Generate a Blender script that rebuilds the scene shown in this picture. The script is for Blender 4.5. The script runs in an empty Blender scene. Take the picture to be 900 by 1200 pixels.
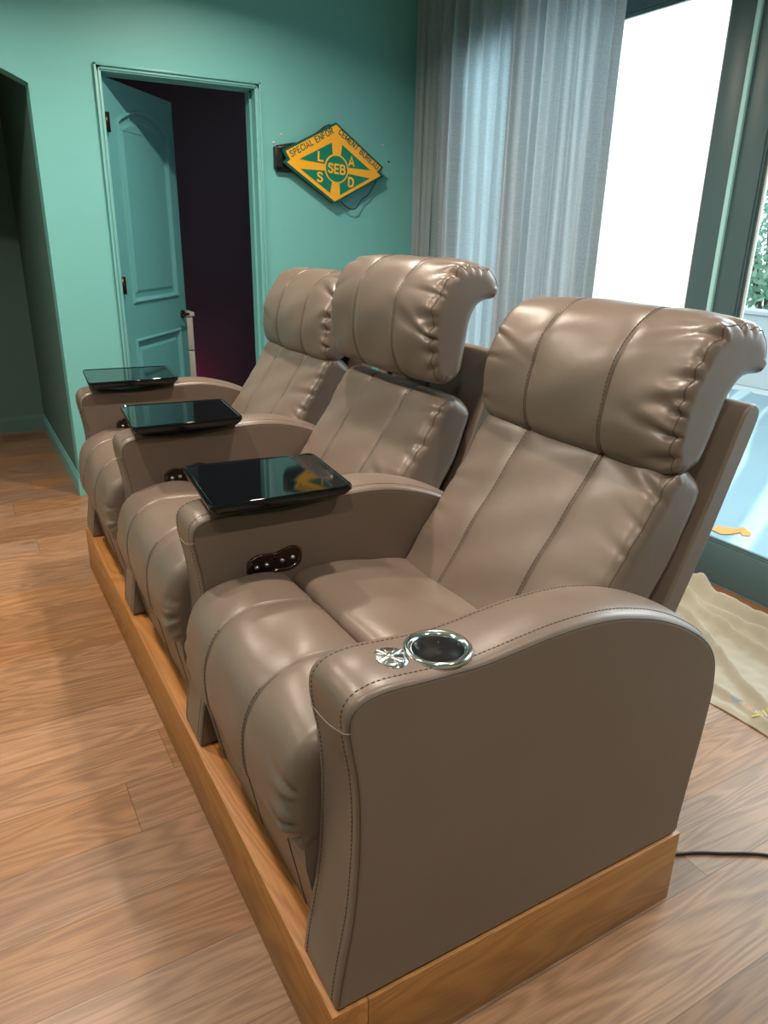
import bpy, bmesh, math, random
import numpy as np
from mathutils import Vector, Matrix
random.seed(7); rng = np.random.default_rng(5)
col = bpy.context.scene.collection
PI = math.pi

# ------------------------------------------------------------------ helpers
def link(name, bm, mat, parent=None, smooth=True, loc=None):
    me = bpy.data.meshes.new(name)
    bmesh.ops.recalc_face_normals(bm, faces=bm.faces[:])
    bm.to_mesh(me); bm.free()
    for m in (mat if isinstance(mat, (list, tuple)) else [mat]): me.materials.append(m)
    if smooth:
        me.polygons.foreach_set('use_smooth', [True]*len(me.polygons))
    o = bpy.data.objects.new(name, me); col.objects.link(o)
    if parent is not None: o.parent = parent
    if loc: o.location = loc
    return o
def sharp(o, deg=35):
    me = o.data
    me.set_sharp_from_angle(angle=math.radians(deg))
    return o
def empty(name, loc=(0,0,0), parent=None):
    o = bpy.data.objects.new(name, None); o.location = loc; o.empty_display_size = .1
    col.objects.link(o)
    if parent is not None: o.parent = parent
    return o
def tag(o, label=None, cat=None, group=None, kind=None):
    if label: o['label'] = label
    if cat: o['category'] = cat
    if group: o['group'] = group
    if kind: o['kind'] = kind
    return o
def box(bm, x0, x1, y0, y1, z0, z1, bev=0, seg=2, M=None):
    r = bmesh.ops.create_cube(bm, size=1)
    vs = r['verts']
    for v in vs:
        v.co = Vector(((x0+x1)/2+v.co.x*(x1-x0), (y0+y1)/2+v.co.y*(y1-y0), (z0+z1)/2+v.co.z*(z1-z0)))
    if bev:
        es = list({e for v in vs for e in v.link_edges})
        r = bmesh.ops.bevel(bm, geom=es, offset=bev, segments=seg, affect='EDGES', profile=.5)
        vs = list({v for f in r['faces'] for v in f.verts} | set(v for v in vs if v.is_valid))
    if M is not None:
        for v in vs: v.co = M @ v.co
    return vs
def boxo(name, dims, mat, parent=None, bev=.002, M=None, kind=None):
    bm = bmesh.new(); box(bm, *dims, bev=bev, M=M)
    o = link(name, bm, mat, parent); sharp(o)
    if kind: o['kind'] = kind
    return o
def tube(bm, pts, r, n=8, closed=False, cap=True):
    pts = [Vector(p) for p in pts]; rings = []
    N = len(pts); up = None
    for i, p in enumerate(pts):
        a = pts[(i-1) % N] if (closed or i > 0) else p
        b = pts[(i+1) % N] if (closed or i < N-1) else p
        t = (b-a)
        if t.length < 1e-9: t = Vector((0,0,1))
        t.normalize()
        if up is None:
            up = Vector((0,0,1)) if abs(t.z) < .9 else Vector((1,0,0))
        s = t.cross(up)
        if s.length < 1e-6: s = t.cross(Vector((0,1,0)))
        s.normalize(); up = s.cross(t).normalized()
        rr = r[i] if isinstance(r, (list, tuple)) else r
        rings.append([bm.verts.new(p + s*math.cos(2*PI*k/n)*rr + up*math.sin(2*PI*k/n)*rr) for k in range(n)])
    for i in range(N if closed else N-1):
        A = rings[i]; B = rings[(i+1) % N]
        for k in range(n):
            bm.faces.new((A[k], A[(k+1) % n], B[(k+1) % n], B[k]))
    if cap and not closed:
        bm.faces.new(rings[0]); bm.faces.new(rings[-1][::-1])
def lathe(bm, prof, c, n=48, axis='z'):
    rings = []
    for r, h in prof:
        ring = []
        for k in range(n):
            a = 2*PI*k/n
            if axis == 'z': p = (c[0]+r*math.cos(a), c[1]+r*math.sin(a), c[2]+h)
            elif axis == 'y': p = (c[0]+r*math.cos(a), c[1]+h, c[2]+r*math.sin(a))
            ring.append(bm.verts.new(p))
        rings.append(ring)
    for A, B in zip(rings, rings[1:]):
        for k in range(n): bm.faces.new((A[k], A[(k+1) % n], B[(k+1) % n], B[k]))
    if prof[0][0] > 1e-5: bm.faces.new(rings[0])
    if prof[-1][0] > 1e-5: bm.faces.new(rings[-1])
def catmull(P, N, closed=False):
    P = np.array(P, float); n = len(P); out = []
    segs = n if closed else n-1
    for i in range(segs):
        if closed: a, b, c, d = P[(i-1) % n], P[i], P[(i+1) % n], P[(i+2) % n]
        else: a, b, c, d = P[max(i-1, 0)], P[i], P[i+1], P[min(i+2, n-1)]
        for t in np.linspace(0, 1, 14, endpoint=False):
            out.append(.5*((2*b)+(-a+c)*t+(2*a-5*b+4*c-d)*t*t+(-a+3*b-3*c+d)*t**3))
    if not closed: out.append(P[-1])
    Q = np.array(out)
    if closed: Q = np.vstack([Q, Q[:1]])
    L = np.r_[0, np.cumsum(np.linalg.norm(np.diff(Q, axis=0), axis=1))]
    s = np.linspace(0, L[-1], N, endpoint=not closed)
    return np.stack([np.interp(s, L, Q[:, k]) for k in range(Q.shape[1])], 1), L[-1]
def prism(bm, pts, y0, y1):
    """polygon of (x,z) points pushed along y"""
    A = [bm.verts.new((x, y0, z)) for x, z in pts]; B = [bm.verts.new((x, y1, z)) for x, z in pts]
    n = len(pts)
    bm.faces.new(A); bm.faces.new(B[::-1])
    for i in range(n): bm.faces.new((A[i], B[i], B[(i+1) % n], A[(i+1) % n]))

def pillow(name, prof, y0, y1, r, mat, parent, N=150, ny=28, seams=(), seam_w=.005, seam_d=.006,
           crown=0, crown_dir=None, disp=None, sharp_prof=False, T=None, round0=True, round1=True, smoothn=3):
    """closed (x,z) profile swept along y with rounded side edges. returns object and position grid"""
    if sharp_prof:
        P, L = catmull(prof, N, True)
    else:
        P, L = catmull(prof, N, True)
    area = .5*np.sum(P[:, 0]*np.roll(P[:, 1], -1)-np.roll(P[:, 0], -1)*P[:, 1])
    t = np.roll(P, -1, 0)-np.roll(P, 1, 0); t /= np.linalg.norm(t, axis=1)[:, None]+1e-12
    n = np.stack([t[:, 1], -t[:, 0]], 1)*(1 if area > 0 else -1)
    for _ in range(smoothn):
        n = (np.roll(n, 1, 0)+2*n+np.roll(n, -1, 0)); n /= np.linalg.norm(n, axis=1)[:, None]+1e-12
    # local thickness limits how far the side edge may be rounded in
    mid = P-n*.0015; thick = np.full(N, 9.0)
    A = P; B = np.roll(P, -1, 0); E_ = B-A
    for i in range(N):
        d_ = -n[i]; o_ = mid[i]
        den = d_[0]*E_[:, 1]-d_[1]*E_[:, 0]; den = np.where(abs(den) < 1e-9, 1e-9, den)
        w_ = A-o_
        tt = (w_[:, 0]*E_[:, 1]-w_[:, 1]*E_[:, 0])/den; uu = (w_[:, 0]*d_[1]-w_[:, 1]*d_[0])/den
        ok = (tt > .002) & (uu >= 0) & (uu <= 1)
        if ok.any(): thick[i] = tt[ok].min()
    lim = np.minimum(thick*.27, .2)
    for _ in range(16): lim = np.minimum(lim, (np.roll(lim, 1)+np.roll(lim, -1)+lim)/3)
    st = []
    na = 7
    for k in range(na):
        a = PI/2*k/(na-1); st.append((y0+r*(1-math.cos(a)), r*(1-math.sin(a))))
    st2 = [(y0+y1-y, i) for y, i in st][::-1]
    mids = list(np.linspace(y0+r, y1-r, ny)[1:-1])
    for s in seams:
        mids = [m for m in mids if abs(m-s) > seam_w*2.2]
        mids += [s-seam_w*2, s-seam_w, s-seam_w*.45, s, s+seam_w*.45, s+seam_w, s+seam_w*2]
    mids = sorted(m for m in mids if y0+r < m < y1-r)
    st = st+[(m, 0) for m in mids]+st2
    rows = [(st[0][0], r*1.25)]+st+[(st[-1][0], r*1.25)]
    fac = np.minimum(1, lim/(r*1.25))
    for _ in range(80):          # ease the inset wherever the innermost ring would fold back on itself
        q_ = P-n*(r*1.25*fac)[:, None]; e0 = np.roll(P, -1, 0)-P; e1 = np.roll(q_, -1, 0)-q_
        bad = (e0*e1).sum(1) < .12*(e0*e0).sum(1)
        if not bad.any(): break
        m_ = bad | np.roll(bad, 1) | np.roll(bad, -1) | np.roll(bad, 2) | np.roll(bad, -2)
        fac = np.where(m_, fac*.9, fac)
        fac = np.minimum(fac, (np.roll(fac, 1)+fac+np.roll(fac, -1))/3+.01)
    s_arr = np.arange(N)/N*L
    grid = []
    for j, (y, ins) in enumerate(rows):
        q = P-n*(ins*fac)[:, None]
        d = np.zeros(N)
        u = (y-(y0+y1)/2)/((y1-y0)/2)
        if crown:
            w = np.ones(N) if crown_dir is None else np.clip(n@np.array(crown_dir), 0, 1)
            d += crown*(1-u*u)*w
        for s in seams: d -= seam_d*math.exp(-((y-s)/(seam_w*.6))**2) * 1.0
        for s in seams: d -= seam_d*.6*math.exp(-((y-s)/(seam_w*4))**2)
        if disp is not None and ins < r: d += disp(P[:, 0], y, P[:, 1], n, s_arr, u)
        q = q+n*d[:, None]
        X = np.stack([q[:, 0], np.full(N, y), q[:, 1]], 1)
        grid.append(X)
    G = np.array(grid)
    if T is not None:
        sh = G.shape; G = T(G.reshape(-1, 3)).reshape(sh)
    bm = bmesh.new()
    V = [[bm.verts.new(p) for p in row] for row in G]
    for j in range(len(V)-1):
        for i in range(N):
            bm.faces.new((V[j][i], V[j][(i+1) % N], V[j+1][(i+1) % N], V[j+1][i]))
    # close the sides with a clean triangulation of the end ring
    from mathutils.geometry import delaunay_2d_cdt
    q2 = P-n*(r*1.25*fac)[:, None]
    cv, ce, cf, *_ = delaunay_2d_cdt([Vector(p) for p in q2], [], [list(range(N))], 1, 1e-6)
    for side in (0, 1):
        yb = rows[0][0] if side == 0 else rows[-1][0]
        X = np.array([(v.x, yb, v.y) for v in cv])
        if T is not None: X = T(X)
        nv = [bm.verts.new(p) for p in X]
        for fc in cf:
            if len(set(fc)) > 2: bm.faces.new([nv[k_] for k_ in fc])
    bmesh.ops.remove_doubles(bm, verts=bm.verts[:], dist=.00004)
    o = link(name, bm, mat, parent)
    NN = np.zeros_like(G); NN[:, :, 0] = n[:, 0]; NN[:, :, 2] = n[:, 1]
    info = dict(G=G, ys=np.array([y for y, _ in rows]), P=P, n=n, NN=NN, L=L)
    return o, info

def stitches(bm, path, normals=None, r=.0008, dash=.0065, gap=.0035, lift=.0003):
    path = np.array(path)
    L = np.r_[0, np.cumsum(np.linalg.norm(np.diff(path, axis=0), axis=1))]
    s = 0
    while s+dash < L[-1]:
        pts = []
        for q in (s, s+dash*.5, s+dash):
            p = np.array([np.interp(q, L, path[:, k]) for k in range(3)])
            if normals is not None:
                nn = np.array([np.interp(q, L, normals[:, k]) for k in range(3)])
                p = p+nn*(lift+(.0006 if q == s+dash*.5 else 0))
            pts.append(p)
        tube(bm, pts, r, n=5); s += dash+gap

# ------------------------------------------------------------------ materials
def mat(name):
    m = bpy.data.materials.new(name); m.use_nodes = True
    nt = m.node_tree; b = nt.nodes['Principled BSDF']
    return m, nt, b
def N(nt, t, **kw):
    n = nt.nodes.new(t)
    for k, v in kw.items():
        if k in n.inputs.keys() if hasattr(n.inputs, 'keys') else False: n.inputs[k].default_value = v
        else: setattr(n, k, v)
    return n
def simple(name, c, rough=.5, metal=0, bump=0, bscale=200, var=0, vscale=3, coat=0, spec=None):
    m, nt, b = mat(name)
    b.inputs['Base Color'].default_value = (*c, 1); b.inputs['Roughness'].default_value = rough
    b.inputs['Metallic'].default_value = metal
    if coat: b.inputs['Coat Weight'].default_value = coat; b.inputs['Coat Roughness'].default_value = .03
    if spec is not None: b.inputs['Specular IOR Level'].default_value = spec
    tc = nt.nodes.new('ShaderNodeTexCoord')
    if var:
        nz = N(nt, 'ShaderNodeTexNoise'); nz.inputs['Scale'].default_value = vscale; nz.inputs['Detail'].default_value = 4
        nt.links.new(tc.outputs['Object'], nz.inputs['Vector'])
        mx = nt.nodes.new('ShaderNodeMix'); mx.data_type = 'RGBA'
        mx.inputs[6].default_value = (*[v*(1-var) for v in c], 1); mx.inputs[7].default_value = (*[min(1, v*(1+var)) for v in c], 1)
        nt.links.new(nz.outputs['Fac'], mx.inputs[0]); nt.links.new(mx.outputs[2], b.inputs['Base Color'])
    if bump:
        nz = N(nt, 'ShaderNodeTexNoise'); nz.inputs['Scale'].default_value = bscale; nz.inputs['Detail'].default_value = 3
        nt.links.new(tc.outputs['Object'], nz.inputs['Vector'])
        bp = nt.nodes.new('ShaderNodeBump'); bp.inputs['Strength'].default_value = bump; bp.inputs['Distance'].default_value = .002
        nt.links.new(nz.outputs['Fac'], bp.inputs['Height']); nt.links.new(bp.outputs[0], b.inputs['Normal'])
    return m
def leather(name, c, rough=.40):
    m, nt, b = mat(name)
    tc = nt.nodes.new('ShaderNodeTexCoord')
    n1 = nt.nodes.new('ShaderNodeTexNoise'); n1.inputs['Scale'].default_value = 5; n1.inputs['Detail'].default_value = 3
    nt.links.new(tc.outputs['Object'], n1.inputs['Vector'])
    mx = nt.nodes.new('ShaderNodeMix'); mx.data_type = 'RGBA'
    mx.inputs[6].default_value = (*[v*.92 for v in c], 1); mx.inputs[7].default_value = (*[v*1.08 for v in c], 1)
    nt.links.new(n1.outputs['Fac'], mx.inputs[0]); nt.links.new(mx.outputs[2], b.inputs['Base Color'])
    mr = nt.nodes.new('ShaderNodeMapRange'); mr.inputs[3].default_value = rough-.05; mr.inputs[4].default_value = rough+.07
    nt.links.new(n1.outputs['Fac'], mr.inputs[0]); nt.links.new(mr.outputs[0], b.inputs['Roughness'])
    v = nt.nodes.new('ShaderNodeTexVoronoi'); v.feature = 'DISTANCE_TO_EDGE'; v.inputs['Scale'].default_value = 420
    nt.links.new(tc.outputs['Object'], v.inputs['Vector'])
    n2 = nt.nodes.new('ShaderNodeTexNoise'); n2.inputs['Scale'].default_value = 14; n2.inputs['Detail'].default_value = 5
    nt.links.new(tc.outputs['Object'], n2.inputs['Vector'])
    b1 = nt.nodes.new('ShaderNodeBump'); b1.inputs['Strength'].default_value = .18; b1.inputs['Distance'].default_value = .0008
    nt.links.new(v.outputs['Distance'], b1.inputs['Height'])
    b2 = nt.nodes.new('ShaderNodeBump'); b2.inputs['Strength'].default_value = .25; b2.inputs['Distance'].default_value = .004
    nt.links.new(n2.outputs['Fac'], b2.inputs['Height']); nt.links.new(b1.outputs[0], b2.inputs['Normal'])
    nt.links.new(b2.outputs[0], b.inputs['Normal'])
    b.inputs['Specular IOR Level'].default_value = .5
    return m
def wood(name, c1, c2, along='x', planks=False, rough=.45, pw=.214, y_off=.208, plen=1.9, knots=False):
    m, nt, b = mat(name); L = nt.links.new
    tc = nt.nodes.new('ShaderNodeTexCoord'); sp = nt.nodes.new('ShaderNodeSeparateXYZ'); L(tc.outputs['Object'], sp.inputs[0])
    ax = {'x': ('X', 'Y'), 'y': ('Y', 'X')}[along]
    def M_(op, a, b_=None, c_=None):
        n = nt.nodes.new('ShaderNodeMath'); n.operation = op
        for i, v in enumerate((a, b_, c_)):
            if v is None: continue
            if isinstance(v, (int, float)): n.inputs[i].default_value = v
            else: L(v, n.inputs[i])
        return n.outputs[0]
    U = sp.outputs[ax[0]]; V = sp.outputs[ax[1]]; W = sp.outputs['Z']
    if planks:
        q = M_('DIVIDE', M_('SUBTRACT', V, y_off), pw); row = M_('FLOOR', q); fv = M_('FRACT', q)
        wn = nt.nodes.new('ShaderNodeTexWhiteNoise'); wn.noise_dimensions = '1D'; L(row, wn.inputs['W'])
        p = M_('DIVIDE', M_('ADD', U, M_('MULTIPLY', wn.outputs['Value'], 5.0)), plen); colm = M_('FLOOR', p); fu = M_('FRACT', p)
        idn = M_('ADD', M_('MULTIPLY', row, 7.31), M_('MULTIPLY', colm, 3.17))
        w2 = nt.nodes.new('ShaderNodeTexWhiteNoise'); w2.noise_dimensions = '1D'; L(idn, w2.inputs['W'])
        rnd = w2.outputs['Value']
        ev = M_('MINIMUM', fv, M_('SUBTRACT', 1.0, fv)); eu = M_('MINIMUM', fu, M_('SUBTRACT', 1.0, fu))
        edge = M_('MINIMUM', M_('MULTIPLY', ev, pw), M_('MULTIPLY', eu, plen))
        gap = M_('GREATER_THAN', edge, .0012)
        off = M_('MULTIPLY', rnd, 31.7)
    else:
        rnd = None; gap = None; off = 0.0
    cb = nt.nodes.new('ShaderNodeCombineXYZ')
    L(M_('ADD', M_('MULTIPLY', U, .55), off), cb.inputs[0]); L(M_('ADD', M_('MULTIPLY', V, 4.6), off), cb.inputs[1]); L(M_('MULTIPLY', W, 4.6), cb.inputs[2])
    nz = nt.nodes.new('ShaderNodeTexNoise'); nz.inputs['Scale'].default_value = 1.5; nz.inputs['Detail'].default_value = 2; nz.inputs['Distortion'].default_value = .6
    L(cb.outputs[0], nz.inputs['Vector'])
    rings = M_('SINE', M_('MULTIPLY', nz.outputs['Fac'], 95.0))
    rings = M_('MULTIPLY', M_('ADD', rings, 1.0), .5)
    cb2 = nt.nodes.new('ShaderNodeCombineXYZ')
    L(M_('ADD', M_('MULTIPLY', U, 6.0), off), cb2.inputs[0]); L(M_('MULTIPLY', V, 190.0), cb2.inputs[1]); L(M_('MULTIPLY', W, 190.0), cb2.inputs[2])
    fine = nt.nodes.new('ShaderNodeTexNoise'); fine.inputs['Scale'].default_value = 1; fine.inputs['Detail'].default_value = 3; L(cb2.outputs[0], fine.inputs['Vector'])
    f = M_('ADD', M_('MULTIPLY', rings, .31), M_('MULTIPLY', fine.outputs['Fac'], .74))
    mx = nt.nodes.new('ShaderNodeMix'); mx.data_type = 'RGBA'; mx.inputs[6].default_value = (*c1, 1); mx.inputs[7].default_value = (*c2, 1)
    cl = nt.nodes.new('ShaderNodeClamp'); L(f, cl.inputs[0]); L(cl.outputs[0], mx.inputs[0])
    outc = mx.outputs[2]
    hs = nt.nodes.new('ShaderNodeHueSaturation')
    if planks:
        L(M_('ADD', M_('MULTIPLY', rnd, .42), .80), hs.inputs['Value'])
        w3 = nt.nodes.new('ShaderNodeTexWhiteNoise'); w3.noise_dimensions = '1D'; L(M_('ADD', idn, 11.3), w3.inputs['W'])
        L(M_('ADD', M_('MULTIPLY', w3.outputs['Value'], .25), .85), hs.inputs['Saturation'])
        L(outc, hs.inputs['Color']); outc = hs.outputs[0]
        # knots
        kv = nt.nodes.new('ShaderNodeCombineXYZ'); L(M_('ADD', M_('MULTIPLY', U, 1.9), off), kv.inputs[0]); L(M_('MULTIPLY', V, 4.2), kv.inputs[1])
        vo = nt.nodes.new('ShaderNodeTexVoronoi'); vo.inputs['Scale'].default_value = 1.0; L(kv.outputs[0], vo.inputs['Vector'])
        kn = nt.nodes.new('ShaderNodeMapRange'); kn.inputs[1].default_value = .02; kn.inputs[2].default_value = .11; kn.inputs[3].default_value = .35; kn.inputs[4].default_value = 1
        L(vo.outputs['Distance'], kn.inputs[0])
        g2 = M_('MULTIPLY', kn.outputs[0], M_('ADD', M_('MULTIPLY', gap, .6), .4))
        mu = nt.nodes.new('ShaderNodeMix'); mu.data_type = 'RGBA'; mu.inputs[6].default_value = (.05, .03, .018, 1)
        L(outc, mu.inputs[7]); L(g2, mu.inputs[0]); outc = mu.outputs[2]
    L(outc, b.inputs['Base Color'])
    b.inputs['Roughness'].default_value = rough
    bp = nt.nodes.new('ShaderNodeBump'); bp.inputs['Strength'].default_value = .25; bp.inputs['Distance'].default_value = .001
    L(f if not planks else M_('MULTIPLY', f, gap), bp.inputs['Height']); L(bp.outputs[0], b.inputs['Normal'])
    return m

M_leather = leather('taupe_leather', (.166, .123, .098), .33)
M_leather_side = leather('taupe_leather_panel', (.188, .140, .114), .42)
M_thread = simple('seam_thread', (.075, .055, .044), .7)
M_thread_l = simple('piping_thread', (.22, .18, .15), .5)
M_teal = simple('teal_wall_paint', (.178, .505, .498), .55, bump=.05, bscale=120, var=.03)
M_tealtrim = simple('teal_trim_paint', (.175, .47, .465), .38)
M_tealdoor = simple('teal_door_paint', (.135, .42, .445), .38)
M_frame = simple('dark_teal_frame_paint', (.098, .165, .185), .38)
M_daylit_edge = simple('daylit_edge_teal', (.55, .97, 1.0), .35)  # frame teal lightened: daylight on the stile edge is put into the colour
M_ceil = simple('ceiling_paint', (.62, .64, .60), .8)
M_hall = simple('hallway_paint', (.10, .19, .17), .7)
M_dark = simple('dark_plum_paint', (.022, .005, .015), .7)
M_floor = wood('oak_plank_floor', (.43, .235, .125), (.150, .074, .037), 'x', True, .38)
M_plat_y = wood('oak_platform_front', (.56, .245, .065), (.24, .085, .020), 'y', False, .5)
M_plat_x = wood('oak_platform_side', (.56, .26, .080), (.26, .10, .028), 'x', False, .45)
M_thresh = wood('threshold_wood', (.36, .16, .07), (.22, .09, .035), 'y', False, .4)
M_gloss = simple('black_gloss_lacquer', (.004, .005, .006), .035)
M_blackpl = simple('black_plastic', (.012, .012, .013), .4)
M_chrome = simple('chrome', (.78, .80, .80), .12, metal=1)
M_dchrome = simple('dark_chrome', (.13, .09, .08), .15, metal=1)
M_steel = simple('brushed_metal', (.55, .56, .56), .28, metal=1)
M_bronze = simple('dark_bronze', (.05, .035, .03), .35, metal=.9)
M_green = simple('sign_green', (.0, .20, .115), .35)
M_yellow = simple('sign_yellow', (.98, .47, .02), .35)
M_dgreen = simple('sign_dark_green', (.004, .10, .07), .4)
M_white = simple('white_paint', (.75, .74, .70), .45)
M_cabw = simple('white_cabinet_paint', (.72, .68, .60), .45)
M_cloth = simple('drop_cloth_canvas', (.52, .475, .385), .95, bump=.5, bscale=900, var=.12, vscale=6)
M_orange = simple('orange_tape', (.62, .19, .02), .6)
M_leafdark = simple('dark_leaf', (.008, .012, .014), .6)
M_pot = simple('dark_pot', (.02, .018, .02), .6)
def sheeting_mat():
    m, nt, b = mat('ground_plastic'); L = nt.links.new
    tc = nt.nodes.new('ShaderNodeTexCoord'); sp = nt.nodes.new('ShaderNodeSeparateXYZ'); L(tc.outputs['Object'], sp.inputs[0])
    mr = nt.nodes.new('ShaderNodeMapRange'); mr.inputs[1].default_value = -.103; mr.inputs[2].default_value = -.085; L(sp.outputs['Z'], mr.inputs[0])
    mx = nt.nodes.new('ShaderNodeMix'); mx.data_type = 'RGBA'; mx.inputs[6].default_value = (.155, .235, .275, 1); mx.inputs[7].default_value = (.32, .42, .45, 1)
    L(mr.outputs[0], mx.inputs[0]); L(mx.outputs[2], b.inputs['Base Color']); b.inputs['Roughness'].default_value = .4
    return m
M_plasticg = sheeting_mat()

def leafmat():
    m, nt, b = mat('bush_leaf'); L = nt.links.new
    oi = nt.nodes.new('ShaderNodeTexCoord'); nz = nt.nodes.new('ShaderNodeTexNoise'); nz.inputs['Scale'].default_value = 6
    L(oi.outputs['Object'], nz.inputs['Vector'])
    mx = nt.nodes.new('ShaderNodeMix'); mx.data_type = 'RGBA'; mx.inputs[6].default_value = (.16, .36, .25, 1); mx.inputs[7].default_value = (.50, .68, .56, 1)
    L(nz.outputs['Fac'], mx.inputs[0]); L(mx.outputs[2], b.inputs['Base Color']); b.inputs['Roughness'].default_value = .5
    tr = nt.nodes.new('ShaderNodeBsdfTranslucent'); L(mx.outputs[2], tr.inputs['Color'])
    ms = nt.nodes.new('ShaderNodeMixShader'); ms.inputs[0].default_value = .4
    L(b.outputs[0], ms.inputs[1]); L(tr.outputs[0], ms.inputs[2]); L(ms.outputs[0], nt.nodes['Material Output'].inputs['Surface'])
    return m
M_leaf = leafmat()
def glassmat():
    m, nt, b = mat('window_glass'); L = nt.links.new
    nt.nodes.remove(b)
    tr = nt.nodes.new('ShaderNodeBsdfTransparent'); tr.inputs[0].default_value = (.93, .98, .97, 1)
    gl = nt.nodes.new('ShaderNodeBsdfGlossy'); gl.inputs['Roughness'].default_value = .02
    fr = nt.nodes.new('ShaderNodeFresnel'); fr.inputs['IOR'].default_value = 1.35
    ms = nt.nodes.new('ShaderNodeMixShader'); L(fr.outputs[0], ms.inputs[0]); L(tr.outputs[0], ms.inputs[1]); L(gl.outputs[0], ms.inputs[2])
    L(ms.outputs[0], nt.nodes['Material Output'].inputs['Surface'])
    return m
M_glass = glassmat()
def sheetmat(name, c, tw):
    m, nt, b = mat(name); L = nt.links.new
    b.inputs['Base Color'].default_value = (*c, 1); b.inputs['Roughness'].default_value = .6
    tr = nt.nodes.new('ShaderNodeBsdfTranslucent'); tr.inputs['Color'].default_value = (*c, 1)
    ms = nt.nodes.new('ShaderNodeMixShader'); ms.inputs[0].default_value = tw
    L(b.outputs[0], ms.inputs[1]); L(tr.outputs[0], ms.inputs[2]); L(ms.outputs[0], nt.nodes['Material Output'].inputs['Surface'])
    return m
M_sheet = sheetmat('white_diffusing_sheet', (.93, .94, .95), .8)
def curtainmat(name, tw, c):
    m, nt, b = mat(name); L = nt.links.new
    tc = nt.nodes.new('ShaderNodeTexCoord'); mp = nt.nodes.new('ShaderNodeMapping'); mp.inputs['Scale'].default_value = (30, 30, 2.2)
    L(tc.outputs['UV'], mp.inputs[0]); mp.inputs['Scale'].default_value = (60, 9, 1)
    nz = nt.nodes.new('ShaderNodeTexNoise'); nz.inputs['Scale'].default_value = 12; nz.inputs['Detail'].default_value = 4; L(mp.outputs[0], nz.inputs['Vector'])
    mp2 = nt.nodes.new('ShaderNodeMapping'); mp2.inputs['Scale'].default_value = (4, 90, 1); L(tc.outputs['UV'], mp2.inputs[0])
    nz2 = nt.nodes.new('ShaderNodeTexNoise'); nz2.inputs['Scale'].default_value = 8; L(mp2.outputs[0], nz2.inputs['Vector'])
    ad = nt.nodes.new('ShaderNodeMath'); ad.operation = 'ADD'; L(nz.outputs['Fac'], ad.inputs[0]); L(nz2.outputs['Fac'], ad.inputs[1])
    mr = nt.nodes.new('ShaderNodeMapRange'); mr.inputs[1].default_value = .6; mr.inputs[2].default_value = 1.4; L(ad.outputs[0], mr.inputs[0])
    mx = nt.nodes.new('ShaderNodeMix'); mx.data_type = 'RGBA'
    mx.inputs[6].default_value = (*[v*.72 for v in c], 1); mx.inputs[7].default_value = (*[min(1, v*1.28) for v in c], 1)
    L(mr.outputs[0], mx.inputs[0]); L(mx.outputs[2], b.inputs['Base Color']); b.inputs['Roughness'].default_value = .9
    tr = nt.nodes.new('ShaderNodeBsdfTranslucent')
    mc = nt.nodes.new('ShaderNodeMix'); mc.data_type = 'RGBA'; mc.blend_type = 'MULTIPLY'; mc.inputs[0].default_value = 1
    L(mx.outputs[2], mc.inputs[6]); mc.inputs[7].default_value = (1.0, 1.3, 1.4, 1); L(mc.outputs[2], tr.inputs['Color'])
    ms = nt.nodes.new('ShaderNodeMixShader'); ms.inputs[0].default_value = tw
    L(b.outputs[0], ms.inputs[1]); L(tr.outputs[0], ms.inputs[2]); L(ms.outputs[0], nt.nodes['Material Output'].inputs['Surface'])
    return m
M_curtA = curtainmat('sheer_linen', .62, (.56, .55, .56))
M_curtB = curtainmat('doubled_linen', .42, (.47, .455, .46))
def emis(name, c, s):
    m, nt, b = mat(name); b.inputs['Base Color'].default_value = (*c, 1)
    b.inputs['Emission Color'].default_value = (*c, 1); b.inputs['Emission Strength'].default_value = s
    return m
M_bulb = emis('lamp_lens', (1, .85, .65), 12)

# ------------------------------------------------------------------ room shell
YW, XW, HC = 3.822, 2.562, 3.05
XL, YF = -3.4, -3.2
boxo('floor', (XL, XW+.14, YF, 6.6, -.1, 0), M_floor, bev=0, kind='structure')
boxo('ceiling', (XL-.1, XW+.24, YF-.1, 6.6, HC, HC+.1), M_ceil, bev=0, kind='structure')
def wall_with_holes(name, dims_list, m):
    bm = bmesh.new()
    for d in dims_list: box(bm, *d)
    o = link(name, bm, m, smooth=False); o['kind'] = 'structure'; return o
# door wall, with arched passage on the left and a door opening
AR0, AR1 = -1.25, .137
bm = bmesh.new()
arch = []
for k in range(0, 25):
    a = PI*k/24; arch.append(((AR0+AR1)/2+(AR1-AR0)/2*math.cos(a), 2.246+.175*(1-math.cos(a)**2)))
pts = [(AR1, 0)]+arch+[(AR0, 0)]
# region left of passage, right of passage, above
def quadprism(p, y0=YW, y1=YW+.13): prism(bm, p, y0, y1)
quadprism([(XL, 0), (AR0, 0), (AR0, HC), (XL, HC)])
for a, b_ in zip(arch, arch[1:]):
    quadprism([a, b_, (b_[0], HC), (a[0], HC)])
quadprism([(AR1, 0), (.485, 0), (.485, HC), (AR1, HC)])
quadprism([(.485, 2.352), (1.378, 2.352), (1.378, HC), (.485, HC)])
quadprism([(1.378, 0), (XW+.14, 0), (XW+.14, HC), (1.378, HC)])
bmesh.ops.remove_doubles(bm, verts=bm.verts[:], dist=1e-5)
o = link('wall_back', bm, M_teal, smooth=False); o['kind'] = 'structure'
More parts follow.
